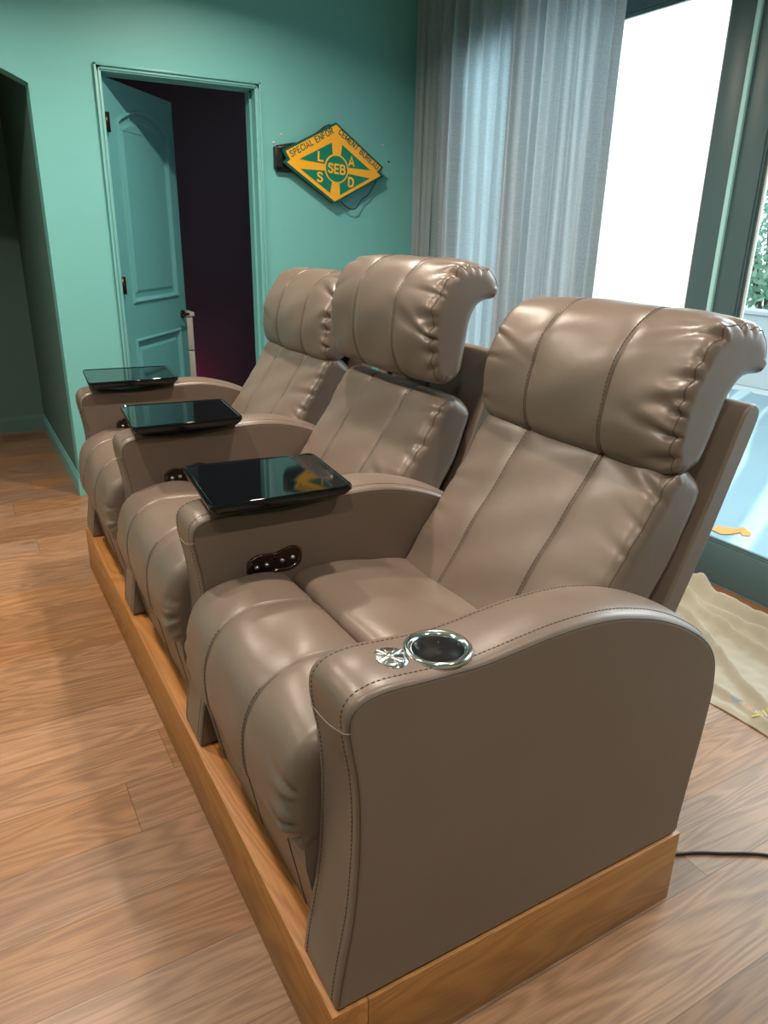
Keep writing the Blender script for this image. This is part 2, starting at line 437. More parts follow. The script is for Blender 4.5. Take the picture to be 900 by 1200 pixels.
# window wall with opening
WY0, WY1, WZ1 = -1.35, 3.50, 2.68
wall_with_holes('wall_right', [(XW, XW+.14, WY1, YW, 0, HC), (XW, XW+.14, YF, WY0, 0, HC), (XW, XW+.14, WY0, WY1, WZ1, HC)], M_teal)
wall_with_holes('wall_left', [(XL-.1, XL, YF, 6.6, 0, HC)], M_teal)
wall_with_holes('wall_front', [(XL-.1, XW+.24, YF-.1, YF, 0, HC)], M_teal)
# hallway beyond the arch
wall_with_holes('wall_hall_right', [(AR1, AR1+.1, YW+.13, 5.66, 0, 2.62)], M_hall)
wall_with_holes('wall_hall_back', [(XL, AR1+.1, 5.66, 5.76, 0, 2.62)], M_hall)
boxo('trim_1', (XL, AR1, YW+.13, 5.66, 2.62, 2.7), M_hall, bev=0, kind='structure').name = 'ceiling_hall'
# dark room beyond the door
wall_with_holes('wall_dark_room', [(AR1+.1, AR1+.14, YW+.13, 6.3, 0, HC), (AR1+.1, 3.1, 6.2, 6.3, 0, HC), (3.0, 3.1, YW+.13, 6.2, 0, HC)], M_dark)
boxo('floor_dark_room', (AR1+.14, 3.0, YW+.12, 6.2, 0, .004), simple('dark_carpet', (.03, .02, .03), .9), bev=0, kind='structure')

def baseboard(name, p0, p1, nrm, h=.125, t=.016, m=M_tealtrim):
    """moulded board from p0 to p1 on floor, nrm = direction into the room"""
    prof = [(0, 0), (t, 0), (t, h-.03), (t-.003, h-.026), (t-.003, h-.018), (t-.006, h-.014), (t-.009, h-.004), (t-.011, h), (0, h)]
    bm = bmesh.new(); p0 = Vector((*p0, 0)); p1 = Vector((*p1, 0)); n = Vector((*nrm, 0))
    A = [bm.verts.new(p0+n*(a+.0003)+Vector((0, 0, b))) for a, b in prof]; B = [bm.verts.new(p1+n*a+Vector((0, 0, b))) for a, b in prof]
    k = len(prof)
    for i in range(k): bm.faces.new((A[i], A[(i+1) % k], B[(i+1) % k], B[i]))
    bm.faces.new(A); bm.faces.new(B)
    o = link(name, bm, m, smooth=False); o['kind'] = 'structure'; return o
baseboard('baseboard_back', (AR1+.0005, YW), (.462, YW), (0, -1))
baseboard('baseboard_back_right', (1.402, YW), (XW, YW), (0, -1))
baseboard('baseboard_passage', (AR1, YW-.016), (AR1, 5.66), (-1, 0))
baseboard('baseboard_hall', (XL, 5.66), (AR1, 5.66), (0, -1), m=M_hall)
baseboard('baseboard_left', (XL, YF), (XL, YW), (1, 0))
baseboard('baseboard_front', (XL, YF), (XW, YF), (0, 1))

# ------------------------------------------------------------------ door 1
door = empty('door_1', (.503, YW+.03, 0)); door['kind'] = 'structure'
ox, oy = .503, YW+.03
bm = bmesh.new()
def casing(bm, x0, x1, z0, z1):
    for k, (w0, w1, d) in enumerate([(0, .036, .012), (.004, .016, .020), (.022, .030, .017)]):
        pass
cw = .036
for (a, b_, d) in [(0, cw, .012), (.0, .012, .022), (.020, .028, .018)]:
    # measured from the outer edge inward
    x0, x1, zt = .465+a, 1.400-a, 2.374-a
    box(bm, x0, .465+b_, YW-d, YW, 0, zt, bev=.002)
    box(bm, 1.400-b_, x1, YW-d, YW, 0, zt, bev=.002)
    box(bm, x0, x1, YW-d, YW, 2.374-b_, zt, bev=.002)
for v in bm.verts: v.co -= Vector((ox, oy, 0))
sharp(link('door_casing', bm, M_tealtrim, door))
bm = bmesh.new()
box(bm, .485, .501, YW, YW+.13, 0, 2.352); box(bm, 1.364, 1.378, YW, YW+.13, 0, 2.352); box(bm, .501, 1.364, YW, YW+.13, 2.338, 2.352)
box(bm, 1.352, 1.364, YW+.06, YW+.13, 0, 2.338); box(bm, .513, 1.364, YW+.06, YW+.075, 2.326, 2.338)
for v in bm.verts: v.co -= Vector((ox, oy, 0))
link('door_jamb', bm, M_tealtrim, door, smooth=False)
ang = math.radians(50.5)
R2 = Matrix.Rotation(ang, 4, 'Z')
# leaf: local x along width, y thickness (room side at y=0), z height. panels are recessed shapes with moulding.
DW, DH, DT = .872, 2.325, .04
bm = bmesh.new()
def panel_outline(x0, x1, z0, z1, rise, n=20):
    pts = [(x0, z0), (x1, z0), (x1, z1)]
    if rise:
        for k in range(1, n):
            t = k/n; x = x1+(x0-x1)*t; pts.append((x, z1+rise*math.sin(PI*t)**.8))
    pts.append((x0, z1)); return pts
panels = [panel_outline(.125, .755, 1.125, 2.125, .085), panel_outline(.105, .755, .20, .915, 0)]
def inset_poly(P, d):
    P = [Vector(p) for p in P]; n = len(P); out = []
    for i in range(n):
        a, b, c = P[i-1], P[i], P[(i+1) % n]
        e1 = (b-a).normalized(); e2 = (c-b).normalized()
        n1 = Vector((-e1.y, e1.x)); n2 = Vector((-e2.y, e2.x)); m = (n1+n2)
        m = m/max(m.length_squared/2, .3)
        out.append(b+m*d)
    return out
# front face with holes: build with triangle fill
outer = [(0, .008), (DW, .008), (DW, DH), (0, DH)]
def vloop(P, y): return [bm.verts.new((p[0], y, p[1])) for p in P]
lo = vloop(outer, 0); es = [bm.edges.new((lo[i], lo[(i+1) % 4])) for i in range(4)]
loops0 = []
for P in panels:
    l = vloop(P, 0); loops0.append(l); es += [bm.edges.new((l[i], l[(i+1) % len(l)])) for i in range(len(l))]
bmesh.ops.triangle_fill(bm, edges=es, use_beauty=True)
for P, l in zip(panels, loops0):
    prev = l
    for d, y in [(.004, -.009), (.012, -.012), (.020, -.006), (.026, .010), (.034, .013), (.055, .012), (.075, .003)]:
        cur = vloop(inset_poly(P, d), y)
        for i in range(len(cur)): bm.faces.new((prev[i], prev[(i+1) % len(l)], cur[(i+1) % len(l)], cur[i]))
        prev = cur
    bm.faces.new(prev)
bk = vloop(outer, DT); bm.faces.new(bk)
for i in range(4): bm.faces.new((lo[i], lo[(i+1) % 4], bk[(i+1) % 4], bk[i]))
for v in bm.verts: v.co = R2 @ (v.co)
leaf = link('door_leaf', bm, M_tealdoor, door, smooth=False)
bm = bmesh.new()
lathe(bm, [(.0, -.012), (.026, -.012), (.028, -.006), (.028, 0)], (.80, 0, 1.005), axis='y')
tube(bm, [(.80, 0, 1.005), (.80, -.045, 1.005)], .009, 12)
tube(bm, [(.80, -.045, 1.005), (.77, -.05, 1.007), (.70, -.05, 1.0)], [.010, .009, .007], 12)
lathe(bm, [(.028, 0), (.028, .008), (.0, .014)], (.80, DT, 1.005), axis='y')
tube(bm, [(.80, DT, 1.005), (.80, DT+.05, 1.005)], .009, 12)
tube(bm, [(.80, DT+.045, 1.005), (.84, DT+.05, 1.007), (.90, DT+.05, 1.0)], [.010, .009, .007], 12)
box(bm, DW-.003, DW+.002, .008, .032, .95, 1.06)
for v in bm.verts: v.co = R2 @ v.co
link('door_handle', bm, M_bronze, leaf)
for z in (2.10, 1.24, .28):
    bm = bmesh.new(); tube(bm, [(-.006, -.004, z-.05), (-.006, -.004, z+.05)], .007, 10)
    box(bm, -.008, .028, -.003, .002, z-.05, z+.05)
    link('door_hinge', bm, M_bronze, door)

# ------------------------------------------------------------------ window wall
win = empty('window_1', (XW, 1.39, 0)); win['kind'] = 'structure'
def wbox(name, d, m=M_frame, parent=win, bev=.003):
    bm = bmesh.new(); box(bm, *d, bev=bev)
    for v in bm.verts: v.co -= Vector((XW, 1.39, 0))
    return sharp(link(name, bm, m, parent))
def leafframe(y0, y1, x0, x1, stl, str_, ztop=2.652, zb=.212):
    """sliding panel between y0<y1; stl = stile width at y0, str_ at y1"""
    bm = bmesh.new()
    box(bm, x0, x1, y0, y0+stl, .022, ztop, bev=.003); box(bm, x0, x1, y1-str_, y1, .022, ztop, bev=.003)
    box(bm, x0+.001, x1-.001, y0+stl, y1-str_, .022, zb, bev=.003); box(bm, x0+.001, x1-.001, y0+stl, y1-str_, ztop-.11, ztop, bev=.003)
    # glazing beads
    for k, (e, dd) in enumerate([(.010, .008), (.020, .016)]):
        box(bm, x0+dd, x1-dd, y0+stl, y0+stl+e, zb, ztop-.11); box(bm, x0+dd, x1-dd, y1-str_-e, y1-str_, zb, ztop-.11)
        box(bm, x0+dd, x1-dd, y0+stl, y1-str_, zb, zb+e); box(bm, x0+dd, x1-dd, y0+stl, y1-str_, ztop-.11-e, ztop-.11)
    for v in bm.verts: v.co -= Vector((XW, 1.39, 0))
    f = sharp(link('window_frame', bm, M_frame, win))
    bm = bmesh.new()
    for ya_, yb_ in ((y0+stl+.020, y0+stl+.026), (y1-str_-.026, y1-str_-.020)): box(bm, (x0+x1)/2-.008, (x0+x1)/2+.008, ya_, yb_, zb+.02, ztop-.13)
    for v in bm.verts: v.co -= Vector((XW, 1.39, 0))
    link('glazing_spacer', bm, M_white, f, smooth=False)
    bm = bmesh.new(); box(bm, (x0+x1)/2-.003, (x0+x1)/2+.003, y0+stl, y1-str_, zb, ztop-.11)
    for v in bm.verts: v.co -= Vector((XW, 1.39, 0))
    link('glass_pane', bm, M_glass, f, smooth=False)
leafframe(1.392, 3.46, XW+.004, XW+.054, .130, .13)
leafframe(-1.31, 1.388, XW+.004, XW+.054, .13, .118)
wbox('daylit_stile_edge', (XW-.014, XW+.004, 1.378, 1.400, .022, 2.652), M_daylit_edge)  # strip in a brighter colour, standing in for the daylit stile edge
wbox('window_head', (XW-.012, XW+.14, WY0, WY1, 2.652, 2.72))
wbox('window_jamb', (XW-.012, XW+.14, 3.46, 3.54, 0, 2.72)); wbox('window_jamb', (XW-.012, XW+.14, WY0-.04, -1.31, 0, 2.72))
wbox('window_sill', (XW+.0, XW+.14, WY0, WY1, 0, .021), M_frame)
bm = bmesh.new(); box(bm, XW-.085, XW+.0, WY0-.03, WY1+.03, .0005, .018, bev=.004)
o = sharp(link('trim_1', bm, M_thresh)); o['kind'] = 'structure'

# ------------------------------------------------------------------ curtains
def curtain(name, ya, yb, xc, folds, amp, m, seed, label):
    r = random.Random(seed); nu, nv = folds*22, 50
    ph = [0]
    ws = [r.uniform(.6, 1.5) for _ in range(folds)]; tot = sum(ws)
    cum = [0]
    for w in ws: cum.append(cum[-1]+w/tot)
    am = [r.uniform(.5, 1.25)*amp for _ in range(folds+1)]; sk = [r.uniform(-.5, .5) for _ in range(folds+1)]
    bm = bmesh.new(); uvl = bm.loops.layers.uv.new('UVMap'); V = []
    for i in range(nu+1):
        t = i/nu; k = min(folds-1, max(j for j in range(folds) if cum[j] <= t+1e-9))
        f = (t-cum[k])/(cum[k+1]-cum[k]); row = []
        for j in range(nv+1):
            s = j/nv; z = .02+s*(2.985-.02)
            dr = .05*math.sin(s*3+k*1.7)+.03*math.sin(s*7+k)
            a = am[k]*(1-f)+am[k+1]*f
            pinch = 1-.55*max(0, (s-.88)/.12)
            x = xc + a*pinch*math.sin(2*PI*(f+dr*.35)) + a*.42*math.sin(6*PI*f+k+s*1.5)*(1-.4*s) + .012*math.sin(k*2.1+s*2)
            y = ya+(yb-ya)*(t + .006*math.sin(2*PI*2*f+sk[k]*3)*pinch) + .018*sk[k]*math.sin(2*PI*f)*(1-s*.5)
            row.append(bm.verts.new((x-xc, y-ya, z)))
        V.append(row)
    for i in range(nu):
        for j in range(nv):
            fc = bm.faces.new((V[i][j], V[i+1][j], V[i+1][j+1], V[i][j+1]))
            for lp, (a, b) in zip(fc.loops, [(i, j), (i+1, j), (i+1, j+1), (i, j+1)]): lp[uvl].uv = (a/nu*abs(yb-ya)*1.6, b/nv*3)
    o = link(name, bm, m, loc=(xc, ya, 0)); return tag(o, label, 'curtain', 'curtains on the window wall')
curtain('curtain', 3.79, 2.60, 2.435, 11, .040, M_curtA, 4, 'light grey sheer linen curtain panel hanging in the room corner, daylight glowing through it')
curtain('curtain', 2.66, 1.88, 2.315, 7, .040, M_curtB, 11, 'darker doubled grey linen curtain panel hanging directly beside the bare white window pane')
boxo('trim_2', (2.28, 2.47, 1.7, YW, 2.987, HC), M_white, bev=.002, kind='structure')

# ------------------------------------------------------------------ wall sign
th = math.radians(4.2); SC = Vector((1.864, 0, 1.962))
def sp_(a, b, y): return (SC.x+a*math.cos(th)+b*math.sin(th)*.4, y, SC.z-a*math.sin(th)+b)
sign = empty('wall_sign', (SC.x, YW, SC.z))
tag(sign, 'green and yellow diamond sign lettered SEB mounted on the teal wall', 'sign')
def poly(bm, P, y0, y1):
    A = [bm.verts.new(sp_(a, b, y0)) for a, b in P]; B = [bm.verts.new(sp_(a, b, y1)) for a, b in P]
    bm.faces.new(A); bm.faces.new(B[::-1])
    for i in range(len(P)): bm.faces.new((A[i], A[(i+1) % len(P)], B[(i+1) % len(P)], B[i]))
def slink(name, bm, m, parent=sign, smooth=False):
    for v in bm.verts: v.co -= Vector((SC.x, YW, SC.z))
    return link(name, bm, m, parent, smooth=smooth)
OUT = [(0, .235), (.350, .026), (.324, -.010), (.356, -.030), (0, -.232), (-.356, -.036), (-.330, -.014), (-.362, .030)]
bm = bmesh.new(); poly(bm, OUT, 3.762, 3.775); slink('sign_panel', bm, M_dgreen)
bm = bmesh.new(); poly(bm, [(a*.96-.004, b*.95-.008) for a, b in OUT], 3.776, 3.800)
box(bm, SC.x-.10, SC.x+.10, 3.80, YW, SC.z-.07, SC.z+.05)
slink('sign_backing', bm, M_blackpl)
INN = [(0, .222), (.330, .024), (.300, -.008), (.330, -.026), (0, -.218), (-.330, -.032), (-.306, -.014), (-.338, .028)]
bm = bmesh.new(); poly(bm, INN, 3.760, 3.7625); slink('yellow_field', bm, M_yellow)
bm = bmesh.new()
for P in [[(-.247, -.004), (-.029, .118), (-.014, -.010)], [(-.240, -.058), (-.014, -.043), (-.034, -.172)],
          [(.044, .116), (.250, -.004), (.028, -.012)], [(.250, -.052), (.036, -.176), (.028, -.042)]]:
    poly(bm, P, 3.758, 3.7605)
def disc(r, n=48): return [(.007+r*math.cos(2*PI*k/n), -.027+r*math.sin(2*PI*k/n)) for k in range(n)]
slink('green_triangles', bm, M_green)
bm = bmesh.new(); poly(bm, disc(.084), 3.757, 3.760); slink('ring', bm, M_yellow)
bm = bmesh.new(); poly(bm, disc(.075), 3.755, 3.7575); slink('center_disc', bm, M_green)
GLYPH = {
 'I': (.12, [[(.06, 0), (.06, 1)]]),
 'L': (.52, [[(.06, 1), (.06, .06), (.52, .06)]]),
 'T': (.62, [[(0, .94), (.62, .94)], [(.31, .94), (.31, 0)]]),
 'E': (.54, [[(.54, .94), (.06, .94), (.06, .06), (.54, .06)], [(.06, .51), (.48, .51)]]),
 'F': (.52, [[(.52, .94), (.06, .94), (.06, 0)], [(.06, .50), (.46, .50)]]),
 'N': (.64, [[(.06, 0), (.06, .97)], [(.06, .93), (.58, .07)], [(.58, .03), (.58, 1)]]),
 'M': (.78, [[(.06, 0), (.06, .97)], [(.06, .93), (.39, .12)], [(.39, .12), (.72, .93)], [(.72, 0), (.72, .97)]]),
 'A': (.70, [[(.03, 0), (.35, .95), (.67, 0)], [(.15, .30), (.55, .30)]]),
 'P': (.58, [[(.06, 0), (.06, .94), (.34, .94), (.46, .90), (.52, .80), (.52, .64), (.46, .54), (.34, .49), (.06, .49)]]),
 'R': (.64, [[(.06, 0), (.06, .94), (.36, .94), (.49, .90), (.54, .80), (.54, .66), (.49, .56), (.36, .51), (.06, .51)], [(.34, .51), (.58, 0)]]),
 'B': (.60, [[(.06, .06), (.06, .94), (.34, .94), (.45, .90), (.50, .80), (.50, .66), (.44, .56), (.34, .53), (.06, .53)], [(.34, .53), (.48, .49), (.54, .38), (.54, .23), (.47, .10), (.34, .06), (.03, .06)]]),
 'D': (.64, [[(.06, .06), (.06, .94), (.30, .94), (.45, .88), (.55, .74), (.58, .5), (.55, .26), (.45, .12), (.30, .06), (.03, .06)]]),
 'U': (.64, [[(.06, 1), (.06, .32), (.12, .14), (.22, .06), (.32, .05), (.42, .06), (.52, .14), (.58, .32), (.58, 1)]]),
 'C': (.64, [[(.58, .70), (.52, .85), (.40, .94), (.28, .94), (.14, .86), (.07, .70), (.06, .5), (.07, .30), (.14, .14), (.28, .06), (.40, .06), (.52, .15), (.58, .30)]]),
 'O': (.70, [[(.35, .95), (.20, .91), (.10, .78), (.06, .62), (.06, .38), (.10, .22), (.20, .09), (.35, .05), (.50, .09), (.60, .22), (.64, .38), (.64, .62), (.60, .78), (.50, .91), (.35, .95)]]),
 'S': (.60, [[(.53, .74), (.48, .87), (.36, .94), (.22, .94), (.11, .86), (.09, .74), (.13, .63), (.24, .56), (.38, .50), (.49, .42), (.54, .30), (.50, .15), (.38, .06), (.22, .06), (.10, .13), (.06, .27)]]),
 ' ': (.30, [])}
def text(body, h, a0, b0, rot, y, m, name, width=None, wt=.14, gapw=.14):
    tot = sum(GLYPH[c][0] for c in body)+gapw*(len(body)-1); sx = width/(tot*h) if width else 1
    bm = bmesh.new(); cur = 0; layer = 0
    for c in body:
        w_, strokes = GLYPH[c]
        for st_ in strokes:
            P = [Vector(((cur+px-tot/2)*h*sx, (py-.5)*h)) for px, py in st_]
            L_, R_ = [], []
            closed = (P[0]-P[-1]).length < 1e-6
            for q in range(len(P)):
                a = P[q-1] if q > 0 else (P[-2] if closed else None); b_ = P[q+1] if q < len(P)-1 else (P[1] if closed else None)
                e1 = (P[q]-a).normalized() if a is not None else None; e2 = (b_-P[q]).normalized() if b_ is not None else None
                if e1 is None: e1 = e2
                if e2 is None: e2 = e1
                n1 = Vector((-e1.y, e1.x)); n2 = Vector((-e2.y, e2.x)); mm = n1+n2; mm = mm/max(mm.length_squared/2, .5)
                L_.append(P[q]+mm*wt*h/2); R_.append(P[q]-mm*wt*h/2)
            layer += 1; yy = y-.0006-.0001*(layer % 3)
            def W(p, yv):
                a = a0+p.x*math.cos(rot)-p.y*math.sin(rot); b = b0+p.x*math.sin(rot)+p.y*math.cos(rot)
                return bm.verts.new(sp_(a, b, yv))
            lv = [W(p, yy) for p in L_]; rv = [W(p, yy) for p in R_]; lb = [W(p, y+.0004) for p in L_]; rb = [W(p, y+.0004) for p in R_]
            for q in range(len(P)-1):
                bm.faces.new((lv[q], lv[q+1], rv[q+1], rv[q])); bm.faces.new((lv[q], lb[q], lb[q+1], lv[q+1])); bm.faces.new((rv[q], rv[q+1], rb[q+1], rb[q]))
        cur += w_+gapw
    return slink(name, bm, m)
text('SPECIAL ENFOR', .036, -.166, .101, math.radians(31.5), 3.760, M_dgreen, 'lettering', width=.335, wt=.17)
text('CEMENT BUREAU', .036, .166, .104, math.radians(-31.2), 3.760, M_dgreen, 'lettering', width=.335, wt=.17)
for ch, a, b in [('L', -.104, .030), ('A', .112, .030), ('S', -.108, -.088), ('D', .112, -.092)]:
    text(ch, .056, a, b, 0, 3.758, M_yellow, 'lettering', wt=.20, width=.040)
text('SEB', .056, .007, -.027, 0, 3.755, M_yellow, 'lettering', width=.122, wt=.19, gapw=.12)
bm = bmesh.new()
def wires(P, r):
    Q, _ = catmull(P, 50); tube(bm, Q, r, 7)
wires([(1.50, 3.80, 2.045), (1.585, 3.79, 2.060), (1.68, 3.795, 2.085), (1.77, 3.80, 2.145), (1.85, 3.80, 2.185), (1.95, 3.795, 2.15)], .0045)
wires([(1.90, 3.80, 1.78), (1.921, 3.79, 1.742), (1.977, 3.785, 1.705), (2.027, 3.785, 1.712), (2.07, 3.79, 1.765), (2.12, 3.79, 1.80), (2.18, 3.80, 1.88)], .0035)
slink('cord', bm, M_blackpl, smooth=True)
bm = bmesh.new()
tube(bm, [(1.475, 3.79, 2.035), (1.50, 3.785, 2.03), (1.56, 3.78, 2.045), (1.60, 3.78, 2.06)], [.012, .02, .017, .010], 14)
box(bm, 1.467, 1.515, 3.775, YW, 1.92, 2.04, bev=.008)
box(bm, 1.48, 1.60, 3.79, YW, 1.90, 1.96, bev=.008)
o = slink('power_adapter', bm, M_blackpl, smooth=True)
for k, (x, z, lab) in enumerate([(1.525, 2.11, 'small white wall anchor above the black power adapter of the sign'), (1.476, 2.062, 'small white wall anchor touching the black power adapter, nearest the door'), (2.238, 2.098, 'small white wall anchor right of the diamond sign')]):
    bm = bmesh.new(); lathe(bm, [(0, -.006), (.006, -.005), (.008, 0)], (0, 0, 0), n=16, axis='y')
    o = link('wall_anchor', bm, M_white, loc=(x, YW, z)); tag(o, lab, 'wall anchor', 'white wall anchors around the sign')
bm = bmesh.new(); lathe(bm, [(0, -.010), (.005, -.009), (.005, .004)], (0, 0, 0), n=12, axis='y')
tag(link('nail', bm, M_bronze, loc=(2.285, YW, 2.004)), 'dark nail head in the wall near the curtain edge', 'nail')

# ------------------------------------------------------------------ platform
HP = .208
plat = empty('seating_platform', (0, 0, 0))
tag(plat, 'long low honey oak platform raising the row of recliners', 'platform')
PX, PY = .935, 2.70
boxo('front_board', (0, .075, 0, PY, 0, HP), M_plat_y, plat, bev=.0025)
boxo('side_board', (.0755, PX, 0, .022, 0, HP-.0005), M_plat_x, plat, bev=.0025)
boxo('side_board', (.0755, PX, PY-.022, PY, 0, HP-.0005), M_plat_x, plat, bev=.0025)
boxo('back_board', (PX-.022, PX, .0225, PY-.0225, 0, HP-.0005), M_plat_y, plat, bev=.0025)
boxo('top_board', (.0755, PX-.0225, .0225, PY-.0225, HP-.02, HP-.0005), M_plat_y, plat, bev=.001)

# ------------------------------------------------------------------ recliners
ARM_W = .153; PITCH = .849; A_OFF = .004
def arm_profile():
    top = [(.012, .2110), (.014, .25), (.023, .31), (.036, .385), (.044, .45), (.050, .55), (.051, .64), (.046, .72), (.036, .78), (.031, .82), (.035, .850), (.052, .868), (.08, .877), (.12, .879),
           (.20, .874), (.29, .871), (.378, .878), (.45, .884), (.53, .885), (.60, .879), (.66, .866), (.72, .848), (.78, .823), (.84, .790), (.89, .755), (.925, .718), (.945, .68), (.955, .63), (.957, .58), (.952, .50), (.944, .42), (.933, .32), (.926, .24), (.924, .2110)]
    bot = [(x, .2100) for x in np.linspace(.90, .03, 24)]
    return top+bot
def make_arm(name, y0, parent, m=M_leather):
    P = arm_profile()
    o, inf = pillow(name, P, y0, y0+ARM_W, .011, m, parent, N=300, ny=14, crown=.017, crown_dir=(0, 1), smoothn=2,
        disp=lambda x, y, z, n, s, u: -.009*np.exp(-((x-.20)/.13)**2)*(1-u*u)*np.clip(n[:, 1], 0, 1))
    G = inf['G']; ys = inf['ys']; Pp = inf['P']
    # outer piping on both edges, down the front and over the top to the back
    idx = [i for i in range(300) if Pp[i, 1] > .214]
    for j in (3, len(ys)-4):
        bm = bmesh.new(); path = G[j][idx]
        tube(bm, [tuple(p) for p in path], .0013, 6)
        link('seam_piping', bm, M_thread, o)
    # decorative stitching just inside the edge along the top and front
    nn = np.zeros_like(G[0]); nn[:, 0] = inf['n'][:, 0]; nn[:, 2] = inf['n'][:, 1]
    for (yy) in (y0+.018, y0+ARM_W-.018):
        bm = bmesh.new(); j = int(np.argmin(abs(ys-yy))); lo = G[j].copy()
        ii = [i for i in idx if Pp[i, 0] < .93]
        stitches(bm, lo[ii], nn[ii])
        link('stitching', bm, M_thread, o)
    # cross seam on the front face, lighter piping
    bm = bmesh.new()
    pts = []; front = [i for i in range(300) if Pp[i, 0] < .07 and Pp[i, 1] > .3]
    fz = np.array([Pp[i, 1] for i in front])
    for j in range(2, len(ys)-2):
        u = (ys[j]-y0)/ARM_W; zt = .818-.034*math.sin(min(1, u*1.25)*PI/2)
        ia = [q for q in np.argsort(abs(fz-zt))[:2]]; w0, w1 = abs(fz[ia[1]]-zt), abs(fz[ia[0]]-zt)
        g = (G[j][front[ia[0]]]*w0+G[j][front[ia[1]]]*w1)/(w0+w1+1e-9); pts.append((g[0]-.0004, g[1], g[2]))
    tube(bm, pts, .0015, 6)
    link('cross_seam', bm, M_thread_l, o)
    return o, inf

SEAT_P = [(.286, .600), (.290, .650), (.298, .678), (.320, .693), (.37, .699), (.45, .694), (.55, .679), (.64, .660), (.70, .635), (.72, .58), (.70, .50), (.55, .47), (.40, .47), (.30, .50), (.285, .55)]
FOOT_P = [(.283, .60), (.284, .650), (.278, .680), (.255, .703), (.20, .716), (.138, .717), (.09, .709), (.045, .689), (.012, .655), (-.008, .605), (-.016, .55), (-.014, .50), (-.004, .462), (.018, .440), (.05, .442), (.10, .475), (.18, .52), (.27, .555)]
BACK_P = [(.60, .60), (.622, .642), (.662, .700), (.700, .757), (.745, .822), (.793, .890), (.838, .958), (.876, 1.020), (.902, 1.058), (.930, 1.078), (.965, 1.078), (1.000, 1.055), (1.020, 1.015), (1.0, .94), (.955, .84), (.90, .74), (.84, .64), (.78, .56), (.70, .54), (.62, .56)]
HEAD_P = [(.912, 1.068), (.893, 1.095), (.886, 1.15), (.892, 1.215), (.910, 1.275), (.942, 1.330), (.985, 1.372), (1.040, 1.394), (1.100, 1.388), (1.145, 1.362), (1.168, 1.325), (1.168, 1.290), (1.150, 1.272), (1.120, 1.272), (1.085, 1.262), (1.055, 1.225), (1.035, 1.17), (1.010, 1.115), (.985, 1.075), (.945, 1.058)]
SHELL_P = [(.80, .42), (.845, .52), (.895, .64), (.945, .755), (.995, .88), (1.04, 1.00), (1.075, 1.10), (1.097, 1.165), (1.112, 1.197), (1.135, 1.208), (1.155, 1.200), (1.162, 1.178), (1.148, 1.13), (1.105, 1.01), (1.06, .885), (1.01, .76), (.955, .63), (.90, .50), (.86, .42)]

def gather(seed, y0, y1, zones, amp=.010, reach=.09):
    """wrinkles running in from the side seams. zones: list of (side, zmin, zmax, count, filter)"""
    r = random.Random(seed); W = []
    for zn in zones:
        side, s0, s1, cnt = zn[:4]; am_ = zn[4] if len(zn) > 4 else 1
        for k in range(cnt):
            W.append((side, s0+(s1-s0)*(k+r.uniform(.15, .85))/cnt, r.uniform(.4, 1.3)*amp*am_, r.uniform(.35, 1.35)*reach, r.uniform(.0045, .011), r.uniform(-.5, .5)))
    ph = [r.uniform(0, 6) for _ in range(4)]
    def f(x, y, z, n, s, u):
        d = np.zeros_like(s)
        for side, sc, a, L, w, sl in W:
            dist = (y-y0) if side == 0 else (y1-y)
            if dist > 2.6*L: continue
            fall = math.exp(-(dist/L)**1.6)*min(1, .25+dist/.012)
            c = sc+sl*dist
            ww = w*(1+dist/L*1.2)
            q = (s-c)/ww
            d += a*fall*(-np.exp(-q*q)+.55*np.exp(-((q-2.1)/1.2)**2))
        d += .0022*np.sin(s*19+ph[0]+y*7)*math.sin(y*13+ph[1])+.0015*np.sin(s*37+ph[2]+y*21)
        return d
    return f

def longest_run(ii, n):
    S = set(int(q) for q in ii); best = []
    for q in S:
        if (q-1) % n not in S:
            run = [q]
            while (run[-1]+1) % n in S and len(run) < len(S): run.append((run[-1]+1) % n)
            if len(run) > len(best): best = run
    return np.array(best if best else sorted(S))
def arc_at(P, pt):
    Q, L = catmull(P, 400, True)
    return float(np.argmin(np.hypot(Q[:, 0]-pt[0], Q[:, 1]-pt[1])))/400*L

